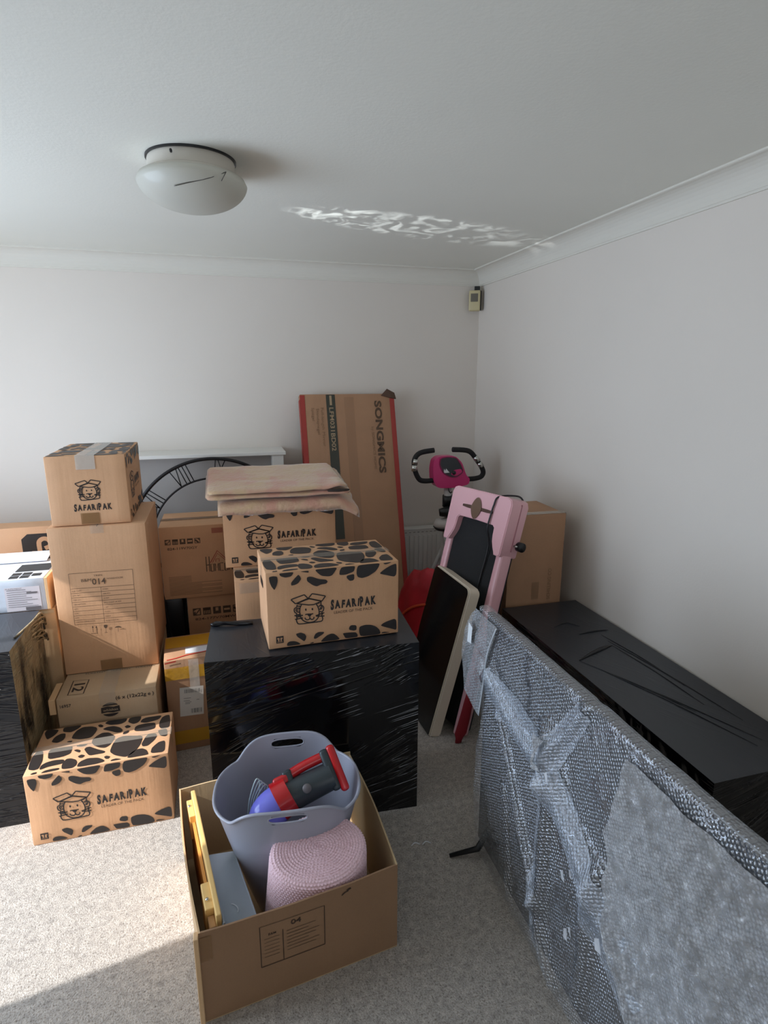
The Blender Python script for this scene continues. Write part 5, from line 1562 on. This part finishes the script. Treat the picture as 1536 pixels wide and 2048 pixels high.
# bundle of pale wire hangers beside the vacuum
t = thing('wire_hangers', 'bundle of thin pale wires beside the vacuum in the grey tub', 'wires', (.020, 1.625, .315))
for k in range(4):
    bm = bmesh.new(); add_tube(bm, smooth_path([(-.02 + .006 * k, -.02, -.02), (-.012 + .007 * k, -.012, .04), (.010 + .008 * k, .0, .098 - .008 * k), (.022 + .008 * k, .004, .092 - .008 * k), (.020 + .008 * k, .0, .06)], 5), .0022, 6)
    obj('wire', bm, mat('pale_mint_wire', srgb(206, 226, 220), .3) if k == 0 else bpy.data.materials['pale_mint_wire'], t, True)
bm = bmesh.new(); bmesh.ops.create_icosphere(bm, subdivisions=3, radius=.05)
for v in bm.verts: v.co = Vector((v.co.x * 1.5, v.co.y * 1.4, v.co.z * .8)) * (1 + .3 * noise.noise(v.co * 30))
o_ = obj('black_cloth', bm, M_black, None, True); o_.location = (.06, 1.56, .215); tag(o_, 'crumpled black cloth under the vacuum in the grey tub', 'cloth')

# ------------------------------------------------------------ pink woven basket, upside down
def basket():
    t = thing('woven_basket', 'pale pink coiled rope basket upside down in the open box', 'basket', (.190, 1.392, .012), math.radians(-4))
    m, nt, b = new_mat('pink_rope')
    b.inputs['Roughness'].default_value = .85; b.inputs['Sheen Weight'].default_value = .3
    tc = nt.nodes.new('ShaderNodeTexCoord'); n = nt.nodes.new('ShaderNodeTexNoise'); n.inputs['Scale'].default_value = 240; n.inputs['Detail'].default_value = 3
    nt.links.new(tc.outputs['Object'], n.inputs['Vector'])
    r = nt.nodes.new('ShaderNodeValToRGB'); r.color_ramp.elements[0].position = .3; r.color_ramp.elements[0].color = srgb(214, 170, 174); r.color_ramp.elements[1].position = .5; r.color_ramp.elements[1].color = srgb(244, 208, 216)
    nt.links.new(n.outputs['Fac'], r.inputs[0]); nt.links.new(r.outputs[0], b.inputs['Base Color'])
    bp = nt.nodes.new('ShaderNodeBump'); bp.inputs['Strength'].default_value = .4; bp.inputs['Distance'].default_value = .003
    nt.links.new(n.outputs['Fac'], bp.inputs['Height']); nt.links.new(bp.outputs[0], b.inputs['Normal'])
    A0, B0, HT_ = .134, .090, .326
    NA = 420; pitch = .0082; bmx = bmesh.new(); rows = []
    prof = []   # (s fraction radial, z, arc)
    R0 = .118
    s = 0.0; arc = []
    while s < R0: arc.append(('t', s)); s += pitch / 5
    for k in range(1, 12): arc.append(('c', k / 12))
    s = 0.0
    while s < HT_ - .014: arc.append(('w', s)); s += pitch / 5
    dist = 0
    for idx, (ty, q) in enumerate(arc):
        row = []
        for k in range(NA):
            a = 2 * PI * k / NA
            if ty == 't': rr = q / .132; z = HT_ - .004 * (rr ** 2); d = q; nx = 0; nz = 1
            elif ty == 'c':
                ph = q * PI / 2; rr = (R0 + .014 * math.sin(ph)) / .132; z = HT_ - .004 - .014 * (1 - math.cos(ph)); d = R0 + .022 * q; nx = math.sin(ph); nz = math.cos(ph)
            else: rr = 1 + .0 * (q / HT_); z = HT_ - .018 - q; d = R0 + .022 + q; nx = 1; nz = 0
            coil = abs(math.sin(PI * (d + pitch * a / (2 * PI)) / pitch))
            per = max(8, int(2 * PI * max(d, .01) / .0095)) if ty == 't' else 86
            br = math.sin(a * per + (PI if int((d) / pitch) % 2 else 0))
            disp = .0036 * coil + .0013 * br * coil
            x = math.cos(a) * rr * A0; y = math.sin(a) * rr * B0
            e_ = Vector((math.cos(a), math.sin(a), 0))
            p = Vector((x, y, z)) + e_ * disp * nx + Vector((0, 0, disp * nz))
            # slump toward the viewer
            p.z += (p.y) * .42 * (p.z / HT_); p.x -= .035 * max(0, 1 - p.z / HT_) * (1 if math.cos(a) < 0 else 0) * abs(math.cos(a))
            row.append(bmx.verts.new(p))
        rows.append(row)
    for A, B in zip(rows, rows[1:]):
        for k in range(NA): bmx.faces.new((A[k], A[(k + 1) % NA], B[(k + 1) % NA], B[k]))
    obj('coiled_rope', bmx, m, t, True)
basket()

# small plastic scraps on the carpet
for k, (x, y) in enumerate(((.56, 1.66), (.60, 1.655))):
    bm = bmesh.new(); add_tube(bm, smooth_path([(0, 0, .003), (.015, .004, .010), (.032, -.002, .004)], 4), .0022, 5)
    o_ = obj('plastic_scrap', bm, M_glint, None, True); o_.location = (x, y, .002)
    tag(o_, ('curl of clear tape on the carpet nearest the black-wrapped box', 'curl of clear tape on the carpet, right one of the pair')[k], 'scrap', 'tape scraps on the carpet')

# ------------------------------------------------------------ spot lamp added to stand for sunlight thrown up from the glossy film onto the ceiling
gl = bpy.data.lights.new('added_glint_spot', 'SPOT'); gl.energy = 200; gl.spot_size = math.radians(22); gl.spot_blend = .6; gl.shadow_soft_size = .002; gl.color = (.86, .94, 1)
go = bpy.data.objects.new('added_glint_spot', gl); COL.objects.link(go); go.location = (-1.05, 2.28, .74)
go.scale = (.42, 1, 1)
go.rotation_euler = (Vector((.88, 2.70, 2.305)) - Vector(go.location)).to_track_quat('-Z', 'Y').to_euler()
gl.use_nodes = True; nt = gl.node_tree; em = nt.nodes['Emission']
tc = nt.nodes.new('ShaderNodeTexCoord'); mp = nt.nodes.new('ShaderNodeMapping'); mp.inputs['Scale'].default_value = (52, 34, 30)
n = nt.nodes.new('ShaderNodeTexNoise'); n.inputs['Scale'].default_value = 1.0; n.inputs['Detail'].default_value = 3; n.inputs['Distortion'].default_value = 1.5
nt.links.new(tc.outputs['Normal'], mp.inputs['Vector']); nt.links.new(mp.outputs[0], n.inputs['Vector'])
r = nt.nodes.new('ShaderNodeMapRange'); r.inputs[1].default_value = .47; r.inputs[2].default_value = .66; r.inputs[3].default_value = 0; r.inputs[4].default_value = 1
nt.links.new(n.outputs['Fac'], r.inputs[0]); nt.links.new(r.outputs[0], em.inputs['Strength'])

# ------------------------------------------------------------ sub-parts sit under the part they belong to
NEST = {'display': 'console', 'display_trim': 'console', 'display_logo': 'console', 'button_pad': 'console', 'dial': 'console', 'saddle_base': 'saddle',
        'round_display': 'motor_cover', 'display_strip': 'motor_cover', 'cover_seam': 'motor_cover', 'handle_edge': 'tub_wall', 'rolled_rim': 'tub_wall',
        'badge_text': 'round_badge', 'label_print': ('address_label', 'side_label'), 'band_text': 'dark_band', 'screw': 'top_rail', 'side_badge': 'motor_body',
        'nozzle_lettering': 'clear_nozzle', 'scuff_mark': 'lid_face', 'grille_slots': 'top_grille', 'lens': 'housing', 'glass_lip': 'glass_bowl', 'bulb_clip': 'glass_bowl',
        'logo_mark': 'logo_square', 'table_text': 'printed_table', 'thumb_screw': 'base_ring', 'tape_glints': 'bubble_wrap_sheet', 'knotted_wrap': 'bubble_wrap_sheet', 'white_sticker': 'corner_wrap'}
base = lambda o: o.name.split('.')[0]
for root in [o for o in bpy.data.objects if o.parent is None and o.type == 'EMPTY']:
    kids = list(root.children)
    for k in kids:
        want = NEST.get(base(k))
        if not want: continue
        want = (want,) if isinstance(want, str) else want
        for p in kids:
            if base(p) in want: k.parent = p; break
